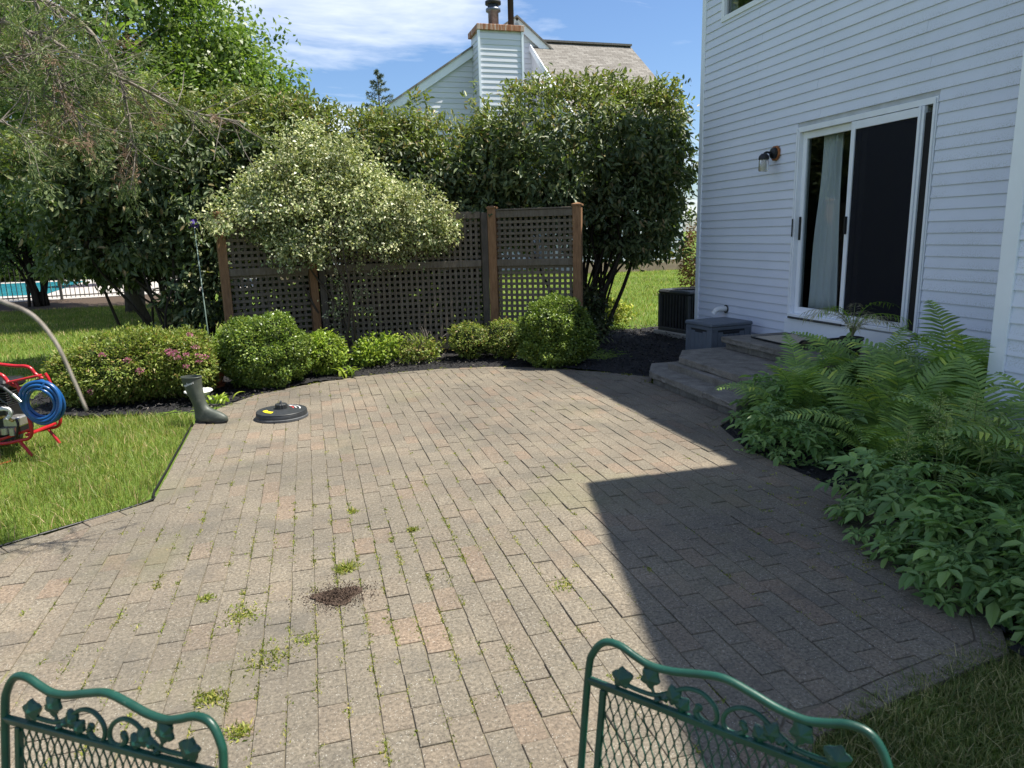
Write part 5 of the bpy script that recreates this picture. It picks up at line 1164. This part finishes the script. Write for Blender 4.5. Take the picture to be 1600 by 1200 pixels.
body = loft(secs).smoothpart('shaft_and_foot', 'boot', bt, local=True, angle=50)
loft([(0, -.095, -.01, .047, .8), (.0195, -.096, -.008, .049, .8)]).build('heel', 'rubber_grey', bt, local=True); loft([(.003, .02, .205, .047, .85), (.0195, .0, .214, .051, .85)]).build('sole', 'rubber_grey', bt, local=True)
MB().tube([(-.0915 + .0935 * math.cos(a), .070 * math.sin(a), .422) for a in np.linspace(0, 6.2832, 29)], .0045, 6).build('top_rim', 'boot', bt, True, local=True)
rng = np.random.default_rng(170); mk = []
for i in range(46):
    f = i / 45; u = -.135 + .095 * f; c = -.0875 - .002; w = .0665; z = .345 + .035 * f + .011 * math.sin(i * 1.55) + (.012 if i in (2, 3, 17, 18, 40) else 0); a_ = .084; mk.append((u, -(w * math.sqrt(max(.05, 1 - ((u - c) / a_) ** 2)) + .0012), z))
MB().tube(mk, .0018, 4).build('script_mark', 'white_print', bt, local=True)

# ------------------------------------------------------------------ surface cleaner disc
p = on(441, 652); sc_ = thing('surface_cleaner', 'round black pressure washer surface cleaner disc on the pavers', 'surface cleaner', (p[0], p[1], .0), UZ)
MB().lathe([(.225, .0), (.236, .003), (.236, .022), (.230, .027), (.001, .027)], n=48).smoothpart('brush_skirt', 'rubber_light', sc_, local=True)
MB().lathe([(.229, .028), (.228, .056), (.219, .068), (.17, .076), (.10, .083), (.062, .086), (.001, .086)], n=48).smoothpart('housing', 'rubber_grey', sc_, local=True)
MB().lathe([(.222, .064), (.226, .068), (.222, .072), (.216, .0715)], n=48).smoothpart('rim_ridge', 'rubber_grey', sc_, local=True)
MB().lathe([(.055, .087), (.055, .125), (.05, .131), (.001, .132)], n=48, wob=lambda j: 1.0 if j % 4 < 2 else .94).build('hub', 'rubber_grey', sc_, local=True)
MB().tube([(0, 0, .132), (0, 0, .15), (.004, 0, .158)], [.013, .011, .006], 10).build('nozzle_stub', 'rubber_light', sc_, local=True)
def onlid(r): return np.interp(r, [.062, .10, .17, .219], [.086, .083, .076, .068]) + .0022
def patch(rr, aa, name, mat):
    V = [(r_ * math.cos(a), r_ * math.sin(a), onlid(r_)) for r_ in rr for a in aa]; n = len(aa); mb = MB(); mb.add(V, [(i * n + j, i * n + n + j, i * n + n + j + 1, i * n + j + 1) for i in range(len(rr) - 1) for j in range(n - 1)]); return mb.build(name, mat, sc_, local=True)
patch(np.linspace(.125, .165, 4), np.linspace(3.5, 4.45, 14), 'yellow_sticker', 'yellow_label')
patch(np.linspace(.16, .172, 3), np.linspace(.1, 1.5, 14), 'print_band', 'white_print'); patch(np.linspace(.10, .112, 3), np.linspace(.1, 1.1, 12), 'print_band', 'red_print'); patch(np.linspace(.125, .137, 3), np.linspace(.25, .9, 8), 'print_band', 'white_print')
patch(np.linspace(.118, .146, 4), np.linspace(1.05, 1.3, 5), 'print_band', 'white_print')

# ------------------------------------------------------------------ pressure washer
p = on(34, 712); pw = thing('pressure_washer', 'red framed pressure washer with a coiled blue hose on the lawn', 'pressure washer', (p[0], p[1], -.03), UZ)
S = 0.00504
def q_(u, v, y=0.0): return ((u - 34) * S, y, (712 - v) * S + .02)
fr_ = []
for yy in (-.02, .34):
    MB().tube(spline([q_(-60, 668, yy), q_(0, 688, yy), q_(40, 684, yy), q_(54, 680, yy), q_(59, 668, yy), q_(57, 640, yy), q_(51, 605, yy), q_(46, 592, yy)], 5), .013, 10).smoothpart('frame_tube', 'red_paint', pw, local=True)
MB().tube(spline([q_(-40, 572, .0), q_(0, 578, .0), q_(18, 579, .0), q_(27, 583, .0), q_(33, 592, .0), q_(44, 600, .0)], 5), .014, 10).smoothpart('handle', 'red_paint', pw, local=True)
MB().tube(spline([q_(-40, 572, .32), q_(0, 578, .32), q_(18, 579, .32), q_(27, 583, .32), q_(33, 592, .32), q_(44, 600, .32)], 5), .014, 10).smoothpart('handle', 'red_paint', pw, local=True)
MB().bar(q_(36, 592, -.03), q_(88, 582, -.03), .05, .018, bev=.005).build('hose_hook', 'red_paint', pw, local=True)
MB().bar(q_(50, 603, -.02), q_(84, 588, -.02), .02, .014, bev=.003).build('hook_brace', 'red_paint', pw, local=True)
MB().bar(q_(3, 684, .0), q_(55, 668, .0), .02, .02, bev=.004).build('cross_bar', 'red_paint', pw, local=True); MB().bar(q_(50, 676, -.02), q_(50, 676, .34), .03, .02, bev=.004).build('cross_bar', 'red_paint', pw, local=True)
for yy in (-.02, .33): MB().tube([q_(38, 686, yy), q_(46, 698, yy), q_(53, 710, yy)], .012, 8).smoothpart('foot', 'red_paint', pw, local=True)
MB().bar(q_(14, 716, -.12), q_(30, 712, -.12), .05, .01, bev=.003).build('foot_plate', 'red_paint', pw, local=True)
eng = MB().box(q_(-55, 682, .02), (q_(22, 0)[0], .30, q_(0, 628)[2]), None, .02).build('engine_block', 'black', pw, local=True)
for k in range(7): MB().box((q_(-50, 0)[0], .03, q_(0, 634 - k * 3.6)[2]), (q_(22, 0)[0], .29, q_(0, 634 - k * 3.6)[2] + .010), None, .002).build('cooling_fin', 'black', pw, local=True)
MB().box(q_(-55, 606, .03), (q_(24, 0)[0], .28, q_(0, 592)[2]), None, .02).build('fuel_tank', 'black', pw, local=True)
MB().box((q_(14, 0)[0], -.01, q_(0, 664)[2]), (q_(40, 0)[0], .12, q_(0, 648)[2]), None, .012).build('pump_body', 'silver', pw, local=True)
MB().tube([q_(16, 664, -.01), q_(16, 674, -.01)], .03, 10).smoothpart('pump_cylinder', 'silver', pw, local=True); MB().tube([q_(28, 664, -.01), q_(28, 676, -.01)], .026, 10).smoothpart('pump_cylinder', 'silver', pw, local=True)
MB().tube(spline([q_(12, 648, -.03), q_(24, 645, -.04), q_(36, 652, -.04)], 4), .012, 8).smoothpart('brass_fitting', 'brass', pw, local=True)
w_ = MB(); rng = np.random.default_rng(171); w_.tube(spline([q_(14, 644, -.06), q_(16, 634, -.06), q_(26, 631, -.07), q_(36, 633, -.06), q_(35, 641, -.05), q_(30, 647, -.06)], 4), [.012 + .006 * abs(math.sin(i)) for i in range(21)], 8); w_.smoothpart('white_tag', 'white_print', pw, local=True)
MB().tube(spline([q_(38, 650, -.02), q_(41, 658, -.03), q_(38, 670, -.03), q_(33, 680, -.02)], 5), .009, 8).smoothpart('hose_whip', 'black', pw, local=True)
hs = []
for k in range(6):
    rr = .166 - (k % 3) * .024; yy = -.05 + (k // 3) * .035; c = (q_(84 - (k % 3) * 1.0, 624 + (k % 3) * .5)); 
    hs += [(c[0] + rr * (.92 + .02 * math.sin(k)) * math.cos(a), yy + .012 * math.sin(a * 2 + k), c[2] + rr * math.sin(a)) for a in np.linspace(1.2 + k * .02, 1.2 + 6.2832, 40)]
MB().tube(hs, .0135, 10).smoothpart('hose', 'blue_hose', pw, local=True)
gun = MB().tube([q_(-6, 602, -.08), q_(24, 594, -.08), q_(36, 598, -.08)], [.02, .024, .014], 10).smoothpart('spray_gun', 'black', pw, local=True)
MB().tube([q_(36, 598, -.08), q_(50, 609, -.09)], .012, 10).smoothpart('lance', 'ac_dark', gun, local=True); MB().tube([q_(50, 609, -.09), q_(62, 620, -.10)], [.014, .010], 10).smoothpart('nozzle', 'silver', gun, local=True)
MB().tube(spline([q_(24, 596, -.085), q_(28, 614, -.085), q_(38, 622, -.085), q_(46, 618, -.08), q_(42, 606, -.08)], 4), .006, 6).smoothpart('trigger_guard', 'ac_dark', gun, local=True)
for yy in (-.10, .40):
    m = Matrix.Translation(q_(-46, 690, yy)) @ Matrix.Rotation(math.pi / 2, 4, 'X')
    wh = MB().lathe([(.05, -.03), (.13, -.035), (.15, -.02), (.15, .02), (.13, .035), (.05, .03)], n=28, m=m).smoothpart('wheel', 'rubber_grey', pw, local=True)
    MB().lathe([(.001, -.04), (.055, -.032), (.055, .032), (.001, .04)], n=20, m=m).smoothpart('rim', 'red_paint', wh, local=True)

# ------------------------------------------------------------------ pots, bowl, stake
p = on(330, 604); pt = thing('terracotta_pot', 'terracotta bowl pot with seedlings between spirea and boxwood', 'plant pot', (p[0], p[1], 0))
MB().lathe([(.001, .0), (.11, .0), (.125, .02), (.165, .12), (.185, .125), (.185, .155), (.165, .155), (.155, .125), (.001, .12)], c=(p[0], p[1], .03), n=28).smoothpart('bowl', 'terracotta', pt)
MB().lathe([(.001, .0), (.15, .0), (.16, .03), (.001, .03)], c=(p[0], p[1], .0), n=24).smoothpart('saucer', 'terracotta', pt)
V, F = tuft([[p[0] + a, p[1] + b, .15] for a, b in ((-.08, 0), (.03, .05), (.08, -.04), (0, -.08), (-.03, .06), (.1, .05))], 8, .09, .5, .03); npobj('seedlings', V, F, 'goldbush', pt)
p = on(312, 628); bw = thing('white_bowl', 'white ceramic bowl on the mulch hidden behind the rubber boot', 'bowl', (p[0], p[1], 0))
MB().lathe([(.001, .02), (.07, .02), (.085, .05), (.12, .10), (.14, .115), (.135, .125), (.11, .11), (.075, .06), (.001, .05)], c=(p[0], p[1], 0), n=28).smoothpart('basin', 'white_ceramic', bw)
a_, b_ = np.array(at(303, 350, 8.55)), np.array(on(335, 597)); stk = thing('garden_stake', 'slim pale green garden stake topped with a purple ornament', 'garden stake', (b_[0], b_[1], 0))
MB().tube([b_, (a_ + b_) / 2, a_], .007, 6).build('rod', 'stake_green', stk, True)
MB().lathe([(.001, -.05), (.035, -.035), (.055, 0), (.035, .035), (.001, .055)], c=tuple(a_), n=14).smoothpart('ornament', 'purple', stk)
V, F = cluster(np.random.default_rng(3), a_[None], np.array([[0, 0, 1.0]]), 22, .07, .035, .02, .4, 1); npobj('petals', V, F, 'purple', stk)

# ------------------------------------------------------------------ wrought iron chairs
def chair(label, A, B, zt):
    A, B = np.array(A), np.array(B); mid = (A + B) / 2; w = np.linalg.norm(B - A); rz = math.atan2(B[1] - A[1], B[0] - A[0]); hw = w / 2 - .008
    lean = .16; cy_ = -lean * (zt - .42)       # the back leans away from the seat; local -y is towards the camera
    t = thing('garden_chair', label, 'chair', (mid[0], mid[1], 0), rz, 'green metal garden chairs')
    def b(x, z): return (x, lean * (z - zt), z)
    k = hw / .25; r_ = .0072; zz = zt - .852
    top = [(-.25, .42), (-.25, .6), (-.25, .78), (-.243, .822), (-.222, .849), (-.192, .853), (-.16, .843), (-.13, .836), (-.09, .839), (-.045, .850), (0, .858), (.045, .850), (.09, .839), (.13, .836), (.16, .843), (.192, .853), (.222, .849), (.243, .822), (.25, .78), (.25, .6), (.25, .42)]
    MB().tube(spline([b(x * k, z + zz) for x, z in top], 5), r_, 12).smoothpart('back_frame', 'green_paint', t, local=True)
    zc = .768 + zz
    MB().bar(b(-hw, zc), b(hw, zc), .011, .015, up=(0, -.16, 1), bev=.0015).build('cross_rail', 'green_paint', t, local=True)
    iw = hw - .034
    for sx in (-1, 1): MB().bar(b(sx * iw, .46), b(sx * iw, zc - .008), .011, .011, up=(0, 1, 0), bev=.001).build('panel_stile', 'green_paint', t, local=True)
    MB().bar(b(-hw, .455), b(hw, .455), .011, .013, up=(0, -.16, 1), bev=.001).build('lower_rail', 'green_paint', t, local=True)
    # expanded metal panel: one sheet of slit and stretched steel
    mb = MB(); px_, pz_ = .0172, .044; z0 = .46; ns_ = int(4 * iw / px_); nz_ = int((zc - .008 - z0) / (pz_ / 2))
    for i in range(ns_ + 1):
        x0 = -iw + i * px_ / 2 + px_ * .2
        for sg in (1,):
            pts = [(x0 + px_ / 4 * (1 if (i + j) % 2 else -1) * .93, z0 + (zc - .008 - z0) * j / nz_) for j in range(nz_ + 1)]
            dense = []
            for (xa, za), (xb, zb) in zip(pts[:-1], pts[1:]):
                dense += [(xa, za), (xa + (xb - xa) * .16, za + (zb - za) * .28), (xa + (xb - xa) * .84, za + (zb - za) * .72)]
            dense.append(pts[-1])
            pv = [b(min(max(x, -iw), iw), z) for x, z in dense]
            k0 = len(mb.v)
            for (x, y_, z) in pv:
                for dx_, dy_ in ((-.001, -.0012), (.001, -.0012), (.001, .0012), (-.001, .0012)): mb.v.append((x + dx_, y_ + dy_, z))
            for j in range(len(pv) - 1):
                for c in range(4): mb.f.append((k0 + j * 4 + c, k0 + j * 4 + (c + 1) % 4, k0 + j * 4 + 4 + (c + 1) % 4, k0 + j * 4 + 4 + c))
    mb.build('mesh_panel', 'green_paint', t, local=True)
    for sx in (-1, 1):
        S1 = [(-.176, .786), (-.15, .784), (-.118, .786), (-.09, .80), (-.062, .818), (-.034, .820), (-.012, .806), (-.005, .788), (-.012, .774), (-.03, .7735), (-.042, .784), (-.036, .794)]
        MB().tube(spline([b(-sx * x * k, z + zz) for x, z in S1], 5), [.0042] * 40 + [.0042 + .0001 * i for i in range(16)], 8).smoothpart('scroll', 'green_paint', t, local=True)
        def vleaf(x, z, s, rot, nlobe=5):
            P = []; N_ = nlobe * 4
            for j in range(N_):
                a = 6.2832 * j / N_; rr = 1.12 * s * (1 + .17 * math.cos(nlobe * a)) * (1.18 if abs(a - math.pi) > 2.4 else 1); P.append((rr * math.cos(a + rot), rr * math.sin(a + rot)))
            pts = [Vector(b(-sx * (x * k + u), z + zz + v)) + Vector((0, -.003, 0)) for u, v in P]; c = Vector(b(-sx * x * k, z + zz)) + Vector((0, -.010, 0)); k0 = Vector((0, .006, 0))
            m_ = MB(); n = len(pts); m_.add(pts + [p_ + k0 for p_ in pts] + [c, c + k0], [(i, (i + 1) % n, 2 * n) for i in range(n)] + [(n + (i + 1) % n, n + i, 2 * n + 1) for i in range(n)] + [(i, n + i, n + (i + 1) % n, (i + 1) % n) for i in range(n)]); m_.build('vine_leaf', 'green_paint', t, local=True)
        for q in ((-.182, .7955, .0155, .4), (-.128, .8145, .0150, 1.1), (-.098, .790, .0075, .2), (-.082, .797, .0125, 2.0), (-.066, .787, .0105, .9), (-.112, .7815, .005, 0)): vleaf(*q)
        MB().tube([b(-sx * -.118 * k, .786 + zz), b(-sx * -.124 * k, .80 + zz), b(-sx * -.128 * k, .8145 + zz)], .003, 6).smoothpart('leaf_stalk', 'green_paint', t, local=True)
        MB().lathe([(.001, -.004), (.006, -.003), (.0075, 0), (.006, .003), (.001, .004)], n=10, m=Matrix.Translation(b(-sx * -.0375 * k, .7935 + zz)) @ Matrix.Rotation(math.pi / 2, 4, 'X')).smoothpart('scroll_boss', 'green_paint', t, local=True)
    ys = lean * (.42 - zt); sd = .46
    MB().tube(spline([(-hw, ys, .42), (-hw - .005, ys - sd * .6, .425), (-hw + .03, ys - sd, .43), (0, ys - sd - .03, .43), (hw - .03, ys - sd, .43), (hw + .005, ys - sd * .6, .425), (hw, ys, .42)], 6), .0085, 8).smoothpart('seat_rim', 'green_paint', t, local=True)
    sm = MB()
    for i in range(25): x = -hw + .01 + (2 * hw - .02) * i / 24; sm.tube([(x, ys - .005, .422), (x, ys - sd + .01, .428)], .0014, 4, False)
    for i in range(25): y = ys - .01 - (sd - .02) * i / 24; sm.tube([(-hw + .004, y, .4225), (hw - .004, y, .4225)], .0014, 4, False)
    sm.build('seat_mesh', 'green_paint', t, local=True)
    for sx in (-1, 1):
        MB().tube([(sx * hw, ys, .42), (sx * (hw + .01), ys + .06, .0)], .0085, 8).smoothpart('leg', 'green_paint', t, local=True); MB().tube([(sx * (hw - .02), ys - sd + .02, .43), (sx * hw, ys - sd - .01, .0)], .0085, 8).smoothpart('leg', 'green_paint', t, local=True)
zt = .852
A, B = on(918, 992, zt), on(1404, 1160, zt); chair('green metal garden chair back with vine scrolls, half in the house shadow', A[:2], B[:2], zt)
A, B = on(2, 1050, zt), on(356, 1132, zt); chair('green metal garden chair back with vine scrolls in full sun', A[:2], B[:2], zt)

# ------------------------------------------------------------------ beyond the lawn: pool
tag(sheet('pool_water', [(-22, 28.3), (-8.85, 28.3), (-10.2, 38.5), (-24, 38.5)], .006, 'water'), 'turquoise swimming pool water beyond the railing')
pf = thing('pool_fence', 'dark metal picket railing in front of the swimming pool', 'fence', (-7, 24.9, 0)); a = Vector((-12.0, 24.05, 0)); b = Vector((-2.9, 26.35, 0)); d = (b - a); L = d.length; d.normalize()
for z in (.12, 1.2, 1.36): MB().bar(a + Vector((0, 0, z)), b + Vector((0, 0, z)), .03, .035).build('rail', 'fence_metal', pf)
pk = MB().box((-.009, -.009, .05), (.009, .009, 1.42)).mesh('picket'); pk.materials.append(M['fence_metal']); n = int(L / .125)
for i in range(n): o = link('picket', pk, pf); o.location = a + d * (i + .5) * L / n - pf.location
pk = MB().box((-.035, -.035, -.05), (.035, .035, 1.5), None, .004).mesh('post'); pk.materials.append(M['fence_metal'])
for i in range(5): o = link('post', pk, pf); o.location = a + d * (L * (i + .07) / 4.14) - pf.location
# loungers / table by the pool, parasol
t = thing('patio_furniture', 'dark low lounge chair by the pool behind the railing', 'lounge chair', (-5.4, 29.0, 0), .2)
MB().box((-1.0, -.4, .28), (.6, .4, .36), None, .02).build('seat', 'dark_furn', t, local=True); MB().bar((.6, 0, .34), (1.15, 0, .85), .8, .06).build('backrest', 'dark_furn', t, local=True)
for x in (-.9, .5):
    for y in (-.35, .35): MB().box((x - .03, y - .03, 0), (x + .03, y + .03, .3)).build('leg', 'dark_furn', t, local=True)
t = thing('pool_parasol', 'orange parasol half hidden by leaves beyond the pool', 'parasol', (-8.05, 33.5, 0))
MB().tube([(-8.05, 33.5, 0), (-8.05, 33.5, 2.9)], .03, 8).build('pole', 'white_print', t, True); MB().lathe([(1.5, 2.2), (1.48, 2.32), (.7, 2.75), (.02, 2.95), (.01, 2.9), (.7, 2.7), (1.45, 2.24)], c=(-8.05, 33.5, 0), n=8).build('canopy', 'orange', t)
MB().lathe([(.001, 0), (.3, 0), (.3, .08), (.001, .1)], c=(-8.05, 33.5, .0), n=16).build('base', 'concrete', t)

# ------------------------------------------------------------------ the neighbour's house
RZ = math.radians(16.6) + math.atan2(AX[1, 0], AX[0, 0])
o0 = at(818, 366, 28.6); nb = thing('neighbour_house', 'white sided neighbouring house with grey shingle roof behind the hedge', 'house', (o0[0], o0[1], 0), RZ); nb_m = WM[nb]
def nloc(px, py, v):      # a picture point on the local plane y = v
    d = AX @ np.array([px - 800, py - 600, 1110.0]); inv = nb_m.inverted(); o_ = inv @ Vector((0, 0, CAM_H)); dd = inv.to_3x3() @ Vector(d); s_ = (v - o_.y) / dd.y; return o_ + dd * s_
def nboard(u0, u1, z, v, h=.19, end0=0.0, end1=0.0):
    mb = MB(); prof = [(v - .006, z + h - .002), (v - .03, z + .012), (v - .03, z), (v + .02, z), (v + .02, z + h - .002)]
    P0 = [(u0 + end0 * (p_[1] - z), p_[0], p_[1]) for p_ in prof]; P1 = [(u1 + end1 * (p_[1] - z), p_[0], p_[1]) for p_ in prof]; n = 5
    mb.add(P0 + P1, [(4, 3, 2, 1, 0), (5, 6, 7, 8, 9)] + [(i, (i + 1) % 5, 5 + (i + 1) % 5, 5 + i) for i in range(5)]); return mb.build('siding_board', 'nb_vinyl', nb, local=True)
pk = nloc(806, 36, 0); pl_ = nloc(640, 150, 0); slope = (pk.z - pl_.z) / (pk.x - pl_.x); slr = .80
ZB = nloc(1060, 404, -4).z
z = ZB + .05
while z < pk.z - .25:
    wl = (pk.z - z) / slope; wr = (pk.z - z) / slr
    u0 = max(pk.x - wl + .05, -9.5); u1 = min(pk.x + wr - .05, 1.6 if z < 8.2 else 9)
    nboard(u0, u1, z, 0, .19, 0 if u0 == -9.5 else 1 / slope, 0 if u1 == 1.6 else -1 / slr); z += .19
MB().prism([(-9.5, .03, -.2), (1.4, .03, -.2), (1.4, .03, pk.z - (1.4 - pk.x) * slr - .1), (pk.x, .03, pk.z - .02), (-9.5, .03, pk.z - (pk.x + 9.5) * slope)], (0, .2, 0)).build('gable_wall', 'plain_wall', nb, local=True)
for sgn_, sl_, far in ((-1, slope, 9.9), (1, slr, 2.6)):
    e = (pk.x + sgn_ * far, pk.z - far * sl_)
    MB().bar((pk.x, -.12, pk.z + .02), (e[0], -.12, e[1] + .02), .05, .30, up=(0, 0, 1)).build('rake_board', 'white_trim', nb, local=True)
    MB().prism([(pk.x, -.2, pk.z + .16), (e[0], -.2, e[1] + .16), (e[0], -.2, e[1] + .24), (pk.x, -.2, pk.z + .24)], (0, 6, 0)).build('roof', 'shingle', nb, local=True)
# right wing: ridge along local x, slope facing us
rid = nloc(985, 73, .35); sB = .72; UL, UR = .42, rid.x; ev = -4.6; ZE = rid.z - sB * (rid.y - ev)
me = bpy.data.meshes.new('roof'); Lr = math.hypot(rid.y - ev, rid.z - ZE)
me.from_pydata([(0, 0, 0), (UR - UL, 0, 0), (UR - UL, Lr, 0), (0, Lr, 0), (0, 0, -.08), (UR - UL, 0, -.08), (UR - UL, Lr, -.08), (0, Lr, -.08)], [], [(0, 1, 2, 3), (7, 6, 5, 4), (0, 4, 5, 1), (1, 5, 6, 2), (2, 6, 7, 3), (3, 7, 4, 0)])
o = link('roof', me, nb, 'shingle'); o.location = (UL, ev, ZE); o.rotation_euler = (math.atan(sB), 0, 0)
o = link('roof', me, nb, 'shingle'); o.location = (UR, 2 * rid.y - ev, ZE); o.rotation_euler = (math.atan(sB), 0, math.pi)
MB().bar((UL, rid.y, rid.z + .03), (UR, rid.y, rid.z + .03), .3, .07).build('ridge_cap', 'house_roof', nb, local=True)
z = ZB
while z < ZE - .1: nboard(UL + .1, UR - .1, z, ev + .3); z += .19
MB().prism([(UL + .05, ev + .32, -.2), (UL + .05, rid.y, -.2), (UL + .05, rid.y, rid.z - .15), (UL + .05, ev + .32, ZE + .05)], (.15, 0, 0)).build('end_wall', 'nb_vinyl', nb, local=True)
MB().prism([(UR - .2, ev + .32, -.2), (UR - .2, 2 * rid.y - ev - .3, -.2), (UR - .2, 2 * rid.y - ev - .3, ZE), (UR - .2, rid.y, rid.z - .15), (UR - .2, ev + .32, ZE + .05)], (.12, 0, 0)).build('end_wall', 'nb_vinyl', nb, local=True)
MB().box((UL + .2, ev + .33, -.2), (UR - .2, ev + .5, ZE)).build('wall', 'plain_wall', nb, local=True)
MB().box((UL + .08, ev + .27, -.2), (UR - .08, ev + .34, ZB - .01)).build('foundation', 'foundation', nb, local=True); MB().box((-9.5, -.04, -.2), (UL + .06, .02, ZB + .04)).build('foundation', 'foundation', nb, local=True)
MB().bar((UL, ev - .02, ZE - .03), (UR, ev - .02, ZE - .03), .04, .16).build('fascia', 'white_trim', nb, local=True)
a = Vector((UL - .02, ev, ZE - .02)); b = Vector((UL - .02, rid.y, rid.z - .02)); MB().bar(a, b, .04, .22).build('rake_board', 'white_trim', nb, local=True)
# chimney chase
v = -1.15; c0, c1 = nloc(748, 60, v), nloc(816, 60, v); ct = nloc(780, 48, v).z; cu0, cu1 = c0.x, c1.x
ch = MB().box((cu0 + .03, v + .03, -.2), (cu1 - .03, .1, ct)).build('chimney', 'plain_wall', nb, local=True); WM[ch] = WM[nb]
z = ZB
while z < ct - .1:
    h_ = min(.19, ct - z); mb = MB(); o1, o2 = .022, .002; V_ = []
    for (zz_, e) in ((z, o1), (z + .012, o1), (z + h_ - .002, o2)): V_ += [(cu0 - e + .02, v - e + .02, zz_), (cu1 + e - .02, v - e + .02, zz_), (cu1 + e - .02, .06, zz_), (cu0 - e + .02, .06, zz_)]
    mb.add(V_, [(3, 2, 1, 0), (8, 9, 10, 11)] + [(r * 4 + i, r * 4 + (i + 1) % 4, r * 4 + 4 + (i + 1) % 4, r * 4 + 4 + i) for r in (0, 1) for i in range(4)]); mb.build('siding_board', 'nb_vinyl', ch, local=True); z += .19
for u in (cu0, cu1):
    MB().box((u - .04, v - .04, 0), (u + .04, v + .06, ct - .01)).build('corner_board', 'white_trim', ch, local=True)
MB().box((cu0 - .07, v - .07, ct), (cu1 + .07, .2, ct + .20), None, .01).build('rusty_cap', 'rusty_cap', ch, local=True)
f1 = nloc(771, 30, v + .5); f2 = nloc(798, 20, v + .5)
MB().lathe([(.19, 0), (.19, .55), (.27, .57), (.27, .66), (.2, .68), (.2, .80)], c=(f1.x, f1.y, ct + .2), n=20).build('flue', 'flue', ch, local=True, smooth=True); MB().lathe([(.001, .8), (.29, .80), (.29, .90), (.1, .98), (.001, 1.0)], c=(f1.x, f1.y, ct + .21), n=20).build('flue_cowl', 'flue_dark', ch, local=True, smooth=True)
MB().lathe([(.11, 0), (.11, 1.05), (.17, 1.06), (.17, 1.3), (.12, 1.36), (.001, 1.4)], c=(f2.x, f2.y, ct + .2), n=16).build('flue', 'flue_dark', ch, local=True, smooth=True)
q = nloc(848, 128, ev + 1.6); dsh = thing('satellite_dish', 'grey satellite dish at the edge of the shingle roof', 'satellite dish', tuple(nb_m @ q)); m = nb_m @ Matrix.Translation(q) @ Matrix.Rotation(math.radians(62), 4, 'X')
MB().lathe([(.001, -.06), (.2, -.045), (.36, 0), (.36, .012), (.2, -.03), (.001, -.045)], n=24, m=m).smoothpart('reflector', 'dish', dsh); MB().tube([m @ Vector((0, 0, -.06)), m @ Vector((0, -.3, -.35)), m @ Vector((0, -.6, -.55))], .03, 8).build('mount', 'dish', dsh, True); MB().tube([m @ Vector((0, -.34, 0)), m @ Vector((0, -.1, .3))], .012, 6).build('feed_arm', 'flue_dark', dsh, True)
